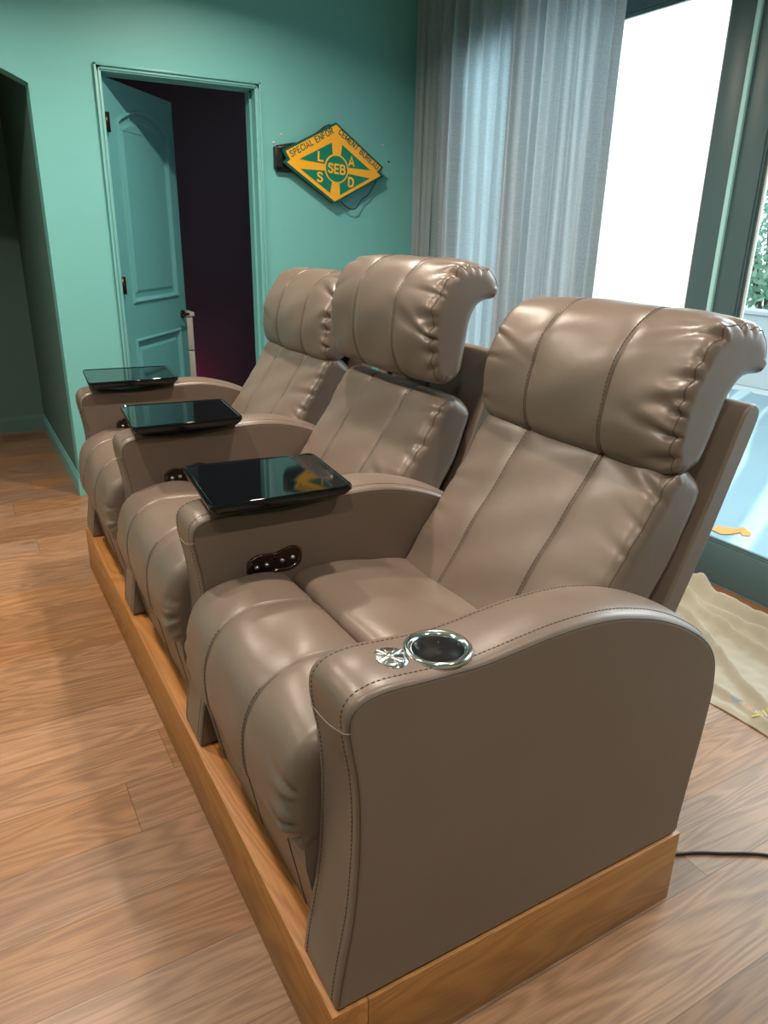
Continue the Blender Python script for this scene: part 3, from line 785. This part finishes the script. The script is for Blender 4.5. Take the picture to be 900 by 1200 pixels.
def make_recliner(k, label, two_arms, raised, seed):
    ya = A_OFF+k*PITCH                      # near arm start in the row
    root = empty('recliner', (.5, ya+.43, HP))
    inv = Vector((-.5, -(ya+.43), -HP))
    tag(root, label, 'recliner', 'row of leather recliners')
    parts = []
    y0 = ya+ARM_W+.002; y1 = ya+PITCH-.002
    if k == 0:
        a, inf = make_arm('armrest', ya, root); parts.append(a)
        # cup holder
        cx, cy, cz = .240, ya+.065, .8825
        bm = bmesh.new()
        lathe(bm, [(.0605, -.008), (.0603, .0005), (.058, .0028), (.054, .0032), (.0465, .0002), (.0450, -.003), (.0445, -.012)], (cx, cy, cz), 64)
        ch = link('cup_holder', bm, M_chrome, a)
        bm = bmesh.new(); lathe(bm, [(.0450, -.004), (.0445, -.012), (.0435, -.05), (.042, -.085), (0, -.086)], (cx, cy, cz), 48)
        link('cup_well', bm, simple('cup_black', (.003, .003, .003), .5, spec=.15), ch)
        bm = bmesh.new()
        lathe(bm, [(.033, -.004), (.033, .001), (.031, .0035), (.022, .0055), (0, .0065)], (.146, ya+.069, .8840), 48)
        bmesh.ops.translate(bm, verts=bm.verts, vec=(0, 0, 0))
        kn = link('socket_cap', bm, M_chrome, a); kn['label'] = 'round chrome cap with crossed bars'
        bm = bmesh.new()
        for aa in (math.radians(20), math.radians(110)):
            Mx = Matrix.Translation((.146, ya+.069, .8893)) @ Matrix.Rotation(aa, 4, 'Z')
            box(bm, -.028, .028, -.0035, .0035, -.002, .0022, bev=.001, M=Mx)
        for q in range(8):
            Mx = Matrix.Translation((.146, ya+.069, .8888)) @ Matrix.Rotation(math.radians(20+q*45+22), 4, 'Z')
            box(bm, .008, .028, -.001, .001, -.002, .0016, M=Mx)
        lathe(bm, [(.006, -.002), (.006, .0032), (0, .0040)], (.146, ya+.069, .8893), 20)
        link('cap_ribs', bm, M_steel, kn)
        bm = bmesh.new(); lathe(bm, [(.047, -.09), (.047, .05)], (cx, cy, cz), 64)
        cut = link('cutter', bm, M_gloss, root); md_ = a.modifiers.new('b', 'BOOLEAN'); md_.object = cut; md_.operation = 'DIFFERENCE'; md_.solver = 'EXACT'
        bpy.context.view_layer.update()
        me2 = bpy.data.meshes.new_from_object(a.evaluated_get(bpy.context.evaluated_depsgraph_get()))
        a.modifiers.clear(); a.data = me2; bpy.data.objects.remove(cut)
    a, inf = make_arm('armrest', ya+PITCH, root); parts.append(a)
    # control panel on the face of the far arm, towards the seat
    yf = ya+PITCH
    bm = bmesh.new()
    def hour(s, n=64):
        out = []
        for q in range(n):
            t = 2*PI*q/n; c = math.cos(t); sgn = 1 if math.sin(t) >= 0 else -1
            xx = .078*s*c
            hh = .036*s*(abs(math.sin(t))**.5)*(.70+.30*min(1, abs(c)*1.7)**1.3)
            out.append((.247+xx, .727+.10*xx+sgn*hh))
        return out
    o1, o2, o3 = hour(1.0), hour(.90), hour(.84)
    rings = []
    for P, yy in ((o1, yf+.001), (o1, yf-.004), (hour(.97), yf-.008), (o2, yf-.008), (o3, yf-.004)):
        rings.append([bm.verts.new((x, yy, z)) for x, z in P])
    for A, B in zip(rings, rings[1:]):
        for q in range(64): bm.faces.new((A[q], A[(q+1) % 64], B[(q+1) % 64], B[q]))
    cp = link('control_panel', bm, M_dchrome, a)
    bm = bmesh.new(); bm.faces.new([bm.verts.new((x, yf-.0035, z)) for x, z in o3]); link('faceplate', bm, M_bronze, cp)
    for xx in (-.052, -.024, .020, .050):
        bm = bmesh.new(); lathe(bm, [(0, -.011), (.0045, -.010), (.0075, -.006), (.0075, -.003)], (.247+xx, yf, .727+.1*xx-.002), 20, 'y')
        link('button', bm, M_steel, cp)
    bm = bmesh.new(); lathe(bm, [(0, -.006), (.005, -.005), (.006, -.003)], (.246, yf, .738), 14, 'y'); link('button', bm, M_bronze, cp)
    # seat
    sy = (y0+(y1-y0)*.315, y0+(y1-y0)*.70)
    w = y1-y0
    g = gather(seed, y0, y1, [(0, arc_at(SEAT_P, (.6, .67)), arc_at(SEAT_P, (.5, .69)), 2)], .003, .05)
    o, i_seat = pillow('seat_cushion', SEAT_P, y0, y1, .022, M_leather, root, N=140, ny=24, crown=.006, crown_dir=(0, 1), disp=g); parts.append(o)
    sA = arc_at(FOOT_P, (-.010, .60)); sB = arc_at(FOOT_P, (.018, .440))
    lo_, hi_ = min(sA, sB), max(sA, sB)
    g = gather(seed+1, y0, y1, [(0, lo_, hi_, 8), (1, lo_, hi_, 3, .5)], .012, .05)
    o, i_foot = pillow('footrest', FOOT_P, y0, y1, .040, M_leather, root, N=220, ny=26, seams=sy, crown=.012, crown_dir=(-.5, .85), disp=g); parts.append(o)
    def add_seam_stitch(ob, inf, seams, ok, off=.006, thread=M_thread):
        NNs = np.zeros_like(inf['G'][0]); NNs[:, 0] = inf['n'][:, 0]; NNs[:, 2] = inf['n'][:, 1]
        ii = np.array([q for q in range(len(inf['P'])) if ok(*inf['P'][q])])
        ii = longest_run(ii, len(inf['P']))
        for s in seams:
            bm = bmesh.new(); yy = s+off; ys = inf['ys']; j = np.searchsorted(ys, yy); j = min(max(j, 1), len(ys)-1)
            t = (yy-ys[j-1])/(ys[j]-ys[j-1]); line = inf['G'][j-1]*(1-t)+inf['G'][j]*t
            stitches(bm, line[ii], NNs[ii], r=.0009, lift=.0006)
            j2 = int(np.argmin(abs(ys-s))); tube(bm, [tuple(p+nn*.0003) for p, nn in zip(inf['G'][j2][ii], NNs[ii])], .0011, 5)
            link('stitching', bm, thread, ob)
    add_seam_stitch(o, i_foot, sy, lambda x, z: x < .27 and (z > .69 or x < .03) and z > .45)
    bm = bmesh.new()
    pr = [(.016, .515), (.024, .40), (.045, .29), (.060, .2105), (.085, .2105), (.11, .30), (.14, .45), (.14, .515)]
    prism(bm, pr, y0+.001, y1-.001)
    kp = link('kick_panel', bm, M_leather_side, root, smooth=False); parts.append(kp)
    for s in (y0+w*.13, y0+w*.50, y0+w*.90):
        bm = bmesh.new(); tube(bm, [(x-.0004, s, z) for x, z in pr[:4]], .0016, 6)
        link('panel_seam', bm, M_thread, kp)
    # underframe
    # back cushion
    dx = {0: 0, 1: -.025, 2: -.015}[k]
    sa, sb = arc_at(BACK_P, (.700, .757)), arc_at(BACK_P, (.93, 1.078))
    lo_, hi_ = min(sa, sb), max(sa, sb)
    g = gather(seed+2, y0, y1, [(0, lo_, hi_, 6), (1, lo_, hi_, 3, .5)], .0060, .12)
    def gb(x, y, z, n, s, u, g=g):
        return g(x, y, z, n, s, u)+.012*(1-u*u)*np.exp(-((z-.84)/.16)**2)*np.clip(-n[:, 0], 0, 1)
    Tb = (lambda G: G+np.array([dx, 0, 0]))
    o, i_back = pillow('back_cushion', BACK_P, y0+.004, y1-.004, .042, M_leather, root, N=220, ny=34, seams=sy, disp=gb, T=Tb); parts.append(o)
    add_seam_stitch(o, i_back, sy, lambda x, z: z > .66 and x < .93 and (x-.6)*1.45+.58 < z+.05)
    for j in (4, len(i_back['ys'])-5):
        ii = [q for q in range(220) if i_back['P'][q, 1] > .6 and (i_back['P'][q, 0]-.6)*1.45+.56 < i_back['P'][q, 1]]
        arr = longest_run(ii, 220)
        bm = bmesh.new(); tube(bm, [tuple(i_back['G'][j][q]) for q in arr], .0011, 5)
        link('seam_piping', bm, M_thread, o)
    # head pillow
    sa, sb = arc_at(HEAD_P, (.893, 1.095)), arc_at(HEAD_P, (1.145, 1.362))
    lo_, hi_ = min(sa, sb), max(sa, sb)
    g = gather(seed+3, y0, y1, [(0, lo_, hi_, 11), (1, lo_, hi_, 5, .45)], .0115, .095)
    if raised:
        def Th(G):
            c = np.array([.89, 0, 1.09]); a = math.radians(12); q = G-c; o_ = q.copy()
            o_[:, 0] = q[:, 0]*math.cos(a)-q[:, 2]*math.sin(a); o_[:, 2] = q[:, 2]*math.cos(a)+q[:, 0]*math.sin(a)
            return o_+c+np.array([-.050, 0, .050])
    else:
        Th = lambda G: G+np.array([dx*.9, 0, 0])
    hs = (y0+w*.305, y0+w*.69)
    o, i_head = pillow('head_pillow', HEAD_P, y0+.002, y1-.002, .036, M_leather, root, N=280, ny=40, seams=hs, crown=.010, disp=g, T=Th); parts.append(o)
    add_seam_stitch(o, i_head, hs, lambda x, z: (x < 1.14 and z > 1.27) or x < .92)
    bm = bmesh.new()
    ii = [q for q in range(280) if (i_head['P'][q, 0] < .95 or i_head['P'][q, 1] > 1.30)]
    for j in (4, len(i_head['ys'])-5):
        bm = bmesh.new(); arr = longest_run(ii, 280)
        tube(bm, [tuple(i_head['G'][j][q]) for q in arr], .0013, 5)
        link('seam_piping', bm, M_thread, o)
    # shell
    o, i_sh = pillow('back_shell', SHELL_P, y0-.001, y1+.001, .008, M_leather_side, root, N=160, ny=10, T=(Tb if k else None)); parts.append(o)
    if raised:
        for yy in (y0+w*.32, y0+w*.68):
            bm = bmesh.new(); tube(bm, [(.985+dx, yy, 1.02), (.955, yy, 1.22)], .008, 10)
            parts.append(link('headrest_post', bm, M_steel, root))
    # move all children into the root's frame
    for p_ in parts:
        p_.location = inv
    return root

make_recliner(0, 'nearest taupe leather recliner, with chrome cup holder in its outer armrest', True, False, 11)
make_recliner(1, 'middle taupe leather recliner, its head pillow raised and tilted forward', False, True, 23)
make_recliner(2, 'farthest taupe leather recliner, last in the row beside the teal door', False, False, 37)

# ------------------------------------------------------------------ trays
def make_tray(k, label, rot=0):
    yc = A_OFF+k*PITCH+ARM_W/2
    root = empty('tray_table', (.25, yc, .890))
    tag(root, label, 'tray table', 'swivel tray tables on the armrests')
    C4 = [(.062, -.152), (.445, -.155), (.474, .170), (.092, .205)]
    def rounded(P, r, n=6):
        out = []; m = len(P)
        for i in range(m):
            a, b, c = Vector(P[i-1]), Vector(P[i]), Vector(P[(i+1) % m])
            u = (a-b).normalized(); v = (c-b).normalized()
            for q in range(n+1):
                t = q/n; p0 = b+u*r; p1 = b+v*r
                out.append((1-t)**2*p0+2*t*(1-t)*b+t*t*p1)
        return out
    ctr = Vector((.268, .017))
    def ring(bm, sc, z, inset):
        out = []
        for p in rounded(C4, .022):
            d = (p-ctr); q = ctr+d*(1-inset/d.length)
            out.append(bm.verts.new((q.x-.25, q.y, z-.890)))
        return out
    bm = bmesh.new(); zt = .936
    rs = [ring(bm, 1, zt-.031, .024), ring(bm, 1, zt-.029, .017), ring(bm, 1, zt-.013, 0), ring(bm, 1, zt-.003, 0), ring(bm, 1, zt, .003), ring(bm, 1, zt, .009), ring(bm, 1, zt-.0022, .013)]
    bm.faces.new(rs[0]); bm.faces.new(rs[-1])
    for A, B in zip(rs, rs[1:]):
        n = len(A)
        for q in range(n): bm.faces.new((A[q], A[(q+1) % n], B[(q+1) % n], B[q]))
    t = sharp(link('tray_top', bm, M_gloss, root), 40)
    for pz in t.data.polygons:
        if abs(pz.normal.z) > .99: pz.use_smooth = False
    bm = bmesh.new()
    lathe(bm, [(.030, 0), (.030, .008), (.018, .010), (.018, .016)], (-.10, 0, 0), 32)
    box(bm, -.13, .12, -.022, .022, .008, .017, bev=.003)
    lathe(bm, [(.022, .008), (.022, .0165)], (.07, .0, 0), 24)
    br = link('swivel_bracket', bm, M_chrome if k == 3 else M_blackpl, root)
    bm = bmesh.new(); lathe(bm, [(.008, -.010), (.008, .013), (.004, .016)], (-.155, -.02, .002), 16); link('clamp_knob', bm, M_blackpl, br)
    root.rotation_euler = (0, 0, rot)
make_tray(1, 'glossy black tray table mirroring the wall sign, mounted on the nearest inner armrest')
make_tray(2, 'glossy black tray table on the armrest between the middle and farthest recliners')
make_tray(3, 'glossy black tray table on the far end armrest, beside the teal door')

# ------------------------------------------------------------------ floor things at right
# drop cloth
bm = bmesh.new()
nu, nv = 150, 130
V = []
A_ = Vector((2.47, 1.42)); 
rr = random.Random(3)
def foldln(x, y, px, py, dx, dy, w, h, wob=.015):
    L = math.hypot(dx, dy); dx /= L; dy /= L
    d = (x-px)*(-dy)+(y-py)*dx; s = (x-px)*dx+(y-py)*dy
    d += wob*math.sin(s*7+px*3)
    return h*math.exp(-(d/w)**2)
for i in range(nu+1):
    row = []
    for j in range(nv+1):
        u = i/nu; v = j/nv
        y = 1.50-u*2.1
        xe0 = 1.55+.16*u*1.2+.025*math.sin(u*9)+.10*max(0, (.35-u))
        # near edge runs gently: passes (1.74,.49) and (1.742,.27)
        xe0 = 1.735+.012*math.sin(u*14)+.02*(u-.5)
        xe1 = 2.475+.02*math.sin(u*11+1)
        x = xe0+(xe1-xe0)*v
        z = .006
        z += foldln(x, y, 2.42, 1.15, -.10, -.9, .035, .075)+foldln(x, y, 2.35, 1.20, -.12, -.9, .020, .045, .02)
        z += foldln(x, y, 2.27, .95, -.12, -.5, .018, .042)
        z += foldln(x, y, 2.03, .68, -.22, -.45, .016, .038)
        z += foldln(x, y, 1.80, .45, -.03, -.4, .014, .022)
        z += foldln(x, y, 2.15, 1.0, .3, -.6, .03, .012)
        z += .0055*math.sin(x*38+3*math.sin(y*9))*math.sin(y*31+2*math.sin(x*11))+.0030*math.sin(x*71+y*53)*math.sin(y*47-x*20)+.004
        if y > .98: z += .045*max(0, min(1, (y-.98)/.12))*math.exp(-((x-2.41)/.06)**2)*(1+.5*math.sin(y*40+x*25))
        z = max(z, .003)
        ed = min(v, 1-v, u, 1-u)
        z = z*min(1, .25+ed*25)+.001
        row.append(bm.verts.new((x-2.1, y-.6, z)))
    V.append(row)
for i in range(nu):
    for j in range(nv): bm.faces.new((V[i][j], V[i+1][j], V[i+1][j+1], V[i][j+1]))
cl = link('drop_cloth', bm, M_cloth, loc=(2.1, .6, 0))
tag(cl, 'crumpled beige canvas drop cloth on the floor along the glass door', 'drop cloth')
md = cl.modifiers.new('th', 'SOLIDIFY'); md.thickness = .002; md.offset = 1
# printed mark on the cloth
from mathutils.bvhtree import BVHTree
_vs = [v.co.copy() for v in cl.data.vertices]; _bvh = BVHTree.FromPolygons(_vs, [tuple(p.vertices) for p in cl.data.polygons])
def flat(name, pts, z, m, parent):
    bm = bmesh.new(); f_ = bm.faces.new([bm.verts.new((x-2.1, y-.6, z)) for x, y in pts])
    bmesh.ops.triangulate(bm, faces=[f_]); bmesh.ops.subdivide_edges(bm, edges=bm.edges[:], cuts=2, use_grid_fill=True)
    for v in bm.verts:
        h = _bvh.ray_cast(Vector((v.co.x, v.co.y, 1)), Vector((0, 0, -1)))[0]; v.co.z = (h.z if h else .01)+.0032
    bmesh.ops.triangulate(bm, faces=bm.faces[:]); return link(name, bm, m, parent, smooth=False)
pb = simple('faded_blue_print', (.36, .44, .52), .8); po = simple('faded_orange_print', (.75, .42, .25), .8); py_ = simple('faded_yellow_print', (.80, .66, .20), .8)
def print_patch(name, cx, cy, a, w, h, m, shape):
    ca, sa = math.cos(a), math.sin(a)
    pts = [(cx+(x*w)*ca-(y*h)*sa, cy+(x*w)*sa+(y*h)*ca) for x, y in shape]
    return flat(name, pts, .0265, m, cl)
pd = math.atan2(-.125, .105)
chev = [(-.5, -.1), (0, -.5), (.5, -.1), (.5, .35), (0, -.05), (-.5, .35)]
print_patch('printed_mark', 1.812, .443, pd, .040, .034, pb, chev)
print_patch('printed_mark', 1.824, .405, pd, .022, .026, po, [(-.5, -.5), (.5, -.3), (.4, .5), (-.3, .4)])
for q in range(6):
    print_patch('printed_mark', 1.813+.0050*q, .387-.0095*q, pd+.5, .005, .028, py_ if q % 2 else M_white, [(-.5, -.5), (.5, -.5), (.5, .5), (-.5, .5)])
print_patch('printed_mark', 1.799, .330, pd-.1, .075, .009, py_, [(-.5, -.5), (.5, -.5), (.5, .5), (-.5, .5)])
# black cable
bm = bmesh.new()
Q, _ = catmull([(.965, .13, .005), (1.0, .105, .005), (1.058, .082, .005), (1.12, .055, .005), (1.175, .022, .005), (1.23, -.008, .005), (1.283, -.045, .005), (1.36, -.12, .005), (1.42, -.32, .005), (1.44, -.9, .005)], 80)
tube(bm, Q, .0042, 8)
tag(link('power_cable', bm, M_blackpl), 'thin black cable lying on the wood floor behind the oak platform', 'cable')

# ------------------------------------------------------------------ dark room contents
cab = empty('white_cabinet', (.915, 4.98, 0)); tag(cab, 'white drawer cabinet in the dark room, partly hidden behind the open door', 'cabinet')
boxo('carcass', (-.24, .255, -.20, .22, 0, .955), M_cabw, cab, bev=.004)
boxo('cabinet_top', (-.25, .265, -.225, .23, .956, .985), M_cabw, cab, bev=.004)
for z0, z1 in ((.03, .235), (.245, .465), (.475, .700), (.710, .945)):
    d = boxo('drawer', (-.235, .25, -.222, -.201, z0, z1), M_cabw, cab, bev=.004)
    bm = bmesh.new(); lathe(bm, [(0, -.26), (.012, -.255), (.009, -.235), (.006, -.222)], (0, 0, (z0+z1)/2), 16, 'y'); link('knob', bm, M_bronze, d)
pl = empty('potted_plant', (.915, 4.98, .986)); tag(pl, 'dark spiky-leaved potted plant on the white cabinet, seen beyond the open door edge', 'plant')
bm = bmesh.new(); lathe(bm, [(.07, 0), (.09, .12), (.095, .14), (.085, .14), (.08, .12), (0, .11)], (0, 0, 0), 28); link('pot', bm, M_pot, pl)
bm = bmesh.new(); r = random.Random(9)
for q in range(70):
    a = r.uniform(0, 2*PI); ln = r.uniform(.25, .42); h = r.uniform(.15, .85); base = Vector((0, 0, .12+h*.55))
    d = Vector((math.cos(a), math.sin(a), 0)); P = [base+d*ln*t+Vector((0, 0, ln*(.45*t-.75*t*t))) for t in (0, .33, .66, 1)]
    sd = Vector((-d.y, d.x, 0))
    Lv = [(bm.verts.new(p+sd*wd), bm.verts.new(p-sd*wd)) for p, wd in zip(P, (.006, .012, .009, .001))]
    for A, B in zip(Lv, Lv[1:]): bm.faces.new((A[0], A[1], B[1], B[0]))
tube(bm, [(0, 0, .1), (0, .01, .35), (0, 0, .6)], .012, 8)
link('foliage', bm, M_leafdark, pl)

# ------------------------------------------------------------------ outside
gm = simple('patio_concrete', (.45, .48, .49), .8, var=.06)
boxo('ground_outside', (XW+.14, 40, -20, 30, -.25, -.13), gm, bev=0, kind='structure')
def sheetz(x, y):
    dd = -x*.485+y*.875+.05*math.sin(x*1.7)
    return -.105+.024*abs(math.sin(dd*5.2))**40+.020*abs(math.sin(dd*9.3+1+.2*x))**44+.002*math.sin(x*5+y*3)
# plastic sheeting on the ground with radiating creases
bm = bmesh.new(); V = []
nu, nv = 160, 320
for i in range(nu+1):
    row = []
    for j in range(nv+1):
        x = 2.75+i/nu*4.9; y = -1.5+j/nv*7.5
        a = math.atan2(y-7.5, x-1.5)
        z = sheetz(x, y)
        row.append(bm.verts.new((x-5, y-2, z)))
    V.append(row)
for i in range(nu):
    for j in range(nv): bm.faces.new((V[i][j], V[i+1][j], V[i+1][j+1], V[i][j+1]))
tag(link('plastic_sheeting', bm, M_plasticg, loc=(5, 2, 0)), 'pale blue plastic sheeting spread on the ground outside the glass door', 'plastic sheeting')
for pts, lab in [([(3.54, 1.80), (3.58, 1.716), (3.603, 1.673), (3.56, 1.60), (3.503, 1.556), (3.47, 1.59), (3.50, 1.625), (3.47, 1.67), (3.425, 1.701), (3.44, 1.78)], 'long orange tape strip on the plastic sheeting outside'),
                 ([(3.30, 1.66), (3.29, 1.60), (3.24, 1.545), (3.19, 1.56), (3.21, 1.60), (3.26, 1.64), (3.25, 1.70)], 'short orange tape scrap on the plastic sheeting, closest to the glass door')]:
    bm = bmesh.new()
    c0 = Vector((sum(p[0] for p in pts)/len(pts), sum(p[1] for p in pts)/len(pts)))
    f_ = bm.faces.new([bm.verts.new((x-c0.x, y-c0.y, 0)) for x, y in pts]); bmesh.ops.triangulate(bm, faces=[f_])
    bmesh.ops.subdivide_edges(bm, edges=bm.edges[:], cuts=3, use_grid_fill=True); bmesh.ops.triangulate(bm, faces=bm.faces[:])
    for v in bm.verts: v.co.z = sheetz(v.co.x+c0.x, v.co.y+c0.y)+.090
    tag(link('tape_strip', bm, M_orange, smooth=False, loc=(c0.x, c0.y, -.085)), lab, 'tape', 'orange tape outside')
bm = bmesh.new(); box(bm, -.12, .12, -9, 9, -.001, .86, bev=.01); box(bm, -.15, .15, -9.02, 9.02, .86, .91, bev=.008)
tag(link('garden_wall', bm, gm, smooth=False, loc=(8.2, 3, -.128)), 'low white garden wall outside below the bush', 'garden wall')
# translucent sheet added outside the left pane for its blown-out white and soft light
bm = bmesh.new(); V = []
for i in range(61):
    row = []
    for j in range(31):
        y = 1.50+i/60*2.05; z = -.05+j/30*2.75
        row.append(bm.verts.new((.02*math.sin(y*7+z)+.01*math.sin(y*17), y-2.5, z)))
    V.append(row)
for i in range(60):
    for j in range(30): bm.faces.new((V[i][j], V[i+1][j], V[i+1][j+1], V[i][j+1]))
tag(link('added_white_sheet', bm, M_sheet, loc=(XW+.22, 2.5, 0)), 'white translucent sheet added outside the bare window pane, standing in for its blown-out daylight', 'sheet')
# bush
bush = empty('bush', (10.2, 6.1, -.12)); tag(bush, 'sunlit light green leafy bush outside beyond the glass door', 'bush')
bm = bmesh.new(); r = random.Random(21)
for q in range(14000):
    a = r.uniform(0, 2*PI); b = r.uniform(-1, 1); rad = r.uniform(.55, 1)**.5
    c = math.sqrt(1-b*b); p = Vector((1.3*rad*c*math.cos(a), 2.6*rad*c*math.sin(a), 2.25+1.5*rad*b))
    p += Vector((r.gauss(0, .05), r.gauss(0, .05), r.gauss(0, .05)))
    t = Vector((r.gauss(0, 1), r.gauss(0, 1), r.gauss(0, 1))).normalized(); s = t.cross(Vector((r.gauss(0, 1), r.gauss(0, 1), r.gauss(0, 1)))).normalized()
    l = r.uniform(.045, .085)
    bm.faces.new([bm.verts.new(p-t*l), bm.verts.new(p+s*l*.45), bm.verts.new(p+t*l), bm.verts.new(p-s*l*.45)])
link('foliage', bm, M_leaf, bush)
bm = bmesh.new()
for q in range(7):
    a = q*.9; tube(bm, [(0, 0, 0), (.1*math.cos(a), .1*math.sin(a), .5), (.5*math.cos(a), .7*math.sin(a), 2.2)], [.05, .035, .015], 7)
link('stems', bm, simple('bush_bark', (.12, .09, .06), .8), bush)

# ------------------------------------------------------------------ lights
def area(name, loc, tgt, size, power, c, sizey=None, spread=None):
    l = bpy.data.lights.new(name, 'AREA'); l.energy = power; l.color = c; l.size = size
    if sizey: l.shape = 'RECTANGLE'; l.size_y = sizey
    else: l.shape = 'DISK'
    if spread: l.spread = spread
    o = bpy.data.objects.new(name, l); o.location = loc
    o.rotation_euler = (Vector(tgt)-Vector(loc)).to_track_quat('-Z', 'Y').to_euler(); col.objects.link(o); return o
WARM = (1.0, .87, .72)
cans = [(.95, 2.75, 44), (-.55, 2.6, 44), (-.55, .9, 28), (.95, .9, 32), (-.55, -1.0, 24), (1.0, -1.0, 26), (-2.2, .9, 16), (-2.2, 2.6, 30)]
for k, (x, y, p) in enumerate(cans):
    fx = empty('recessed_light', (x, y, HC)); tag(fx, 'recessed ceiling downlight with white trim', 'ceiling light', 'recessed downlights in the ceiling')
    bm = bmesh.new(); lathe(bm, [(.085, -.001), (.085, -.008), (.062, -.010), (.060, -.002)], (0, 0, 0), 32); link('trim_ring', bm, M_white, fx)
    bm = bmesh.new(); lathe(bm, [(.060, -.004), (0, -.0045)], (0, 0, 0), 32); link('lens', bm, M_bulb, fx)
    area('downlight', (x, y, HC-.03), (x, y, 0), .11, p, WARM, spread=math.radians(150))
# daylight through the glass doors
area('daylight', (4.6, .8, 3.6), (1.2, 1.0, .6), 3.2, 400, (.78, .92, 1.0), sizey=2.6)
lm = bpy.data.lights.new('plum_glow', 'POINT'); lm.energy = 9; lm.color = (1, .02, .22); lm.shadow_soft_size = .15
o = bpy.data.objects.new('plum_glow', lm); o.location = (1.42, 6.0, .12); col.objects.link(o)

w = bpy.data.worlds.new('sky'); bpy.context.scene.world = w; w.use_nodes = True
bg = w.node_tree.nodes['Background']; bg.inputs[0].default_value = (.86, .94, 1.0, 1); bg.inputs[1].default_value = 4

# ------------------------------------------------------------------ camera
f = 861.07; Cc = Vector((-.40060, -.83935, 1.54667))
r0 = Vector((.86823051, -.49579308, .01910502)); r1 = Vector((-.15920587, -.31485675, -.93569157)); r2 = Vector((.46992475, .80935434, -.35230141))
cd = bpy.data.cameras.new('camera'); cd.sensor_fit = 'VERTICAL'; cd.sensor_height = 36; cd.lens = f/1200*36; cd.clip_start = .02
cam = bpy.data.objects.new('camera', cd); col.objects.link(cam)
Mx = Matrix((( r0.x, -r1.x, -r2.x, Cc.x), (r0.y, -r1.y, -r2.y, Cc.y), (r0.z, -r1.z, -r2.z, Cc.z), (0, 0, 0, 1)))
cam.matrix_world = Mx
bpy.context.scene.camera = cam
sc = bpy.context.scene
sc.view_settings.view_transform = 'Standard'; sc.view_settings.look = 'None'; sc.view_settings.exposure = -.35
sc.cycles.max_bounces = 8; sc.cycles.transparent_max_bounces = 16; sc.cycles.sample_clamp_indirect = 6
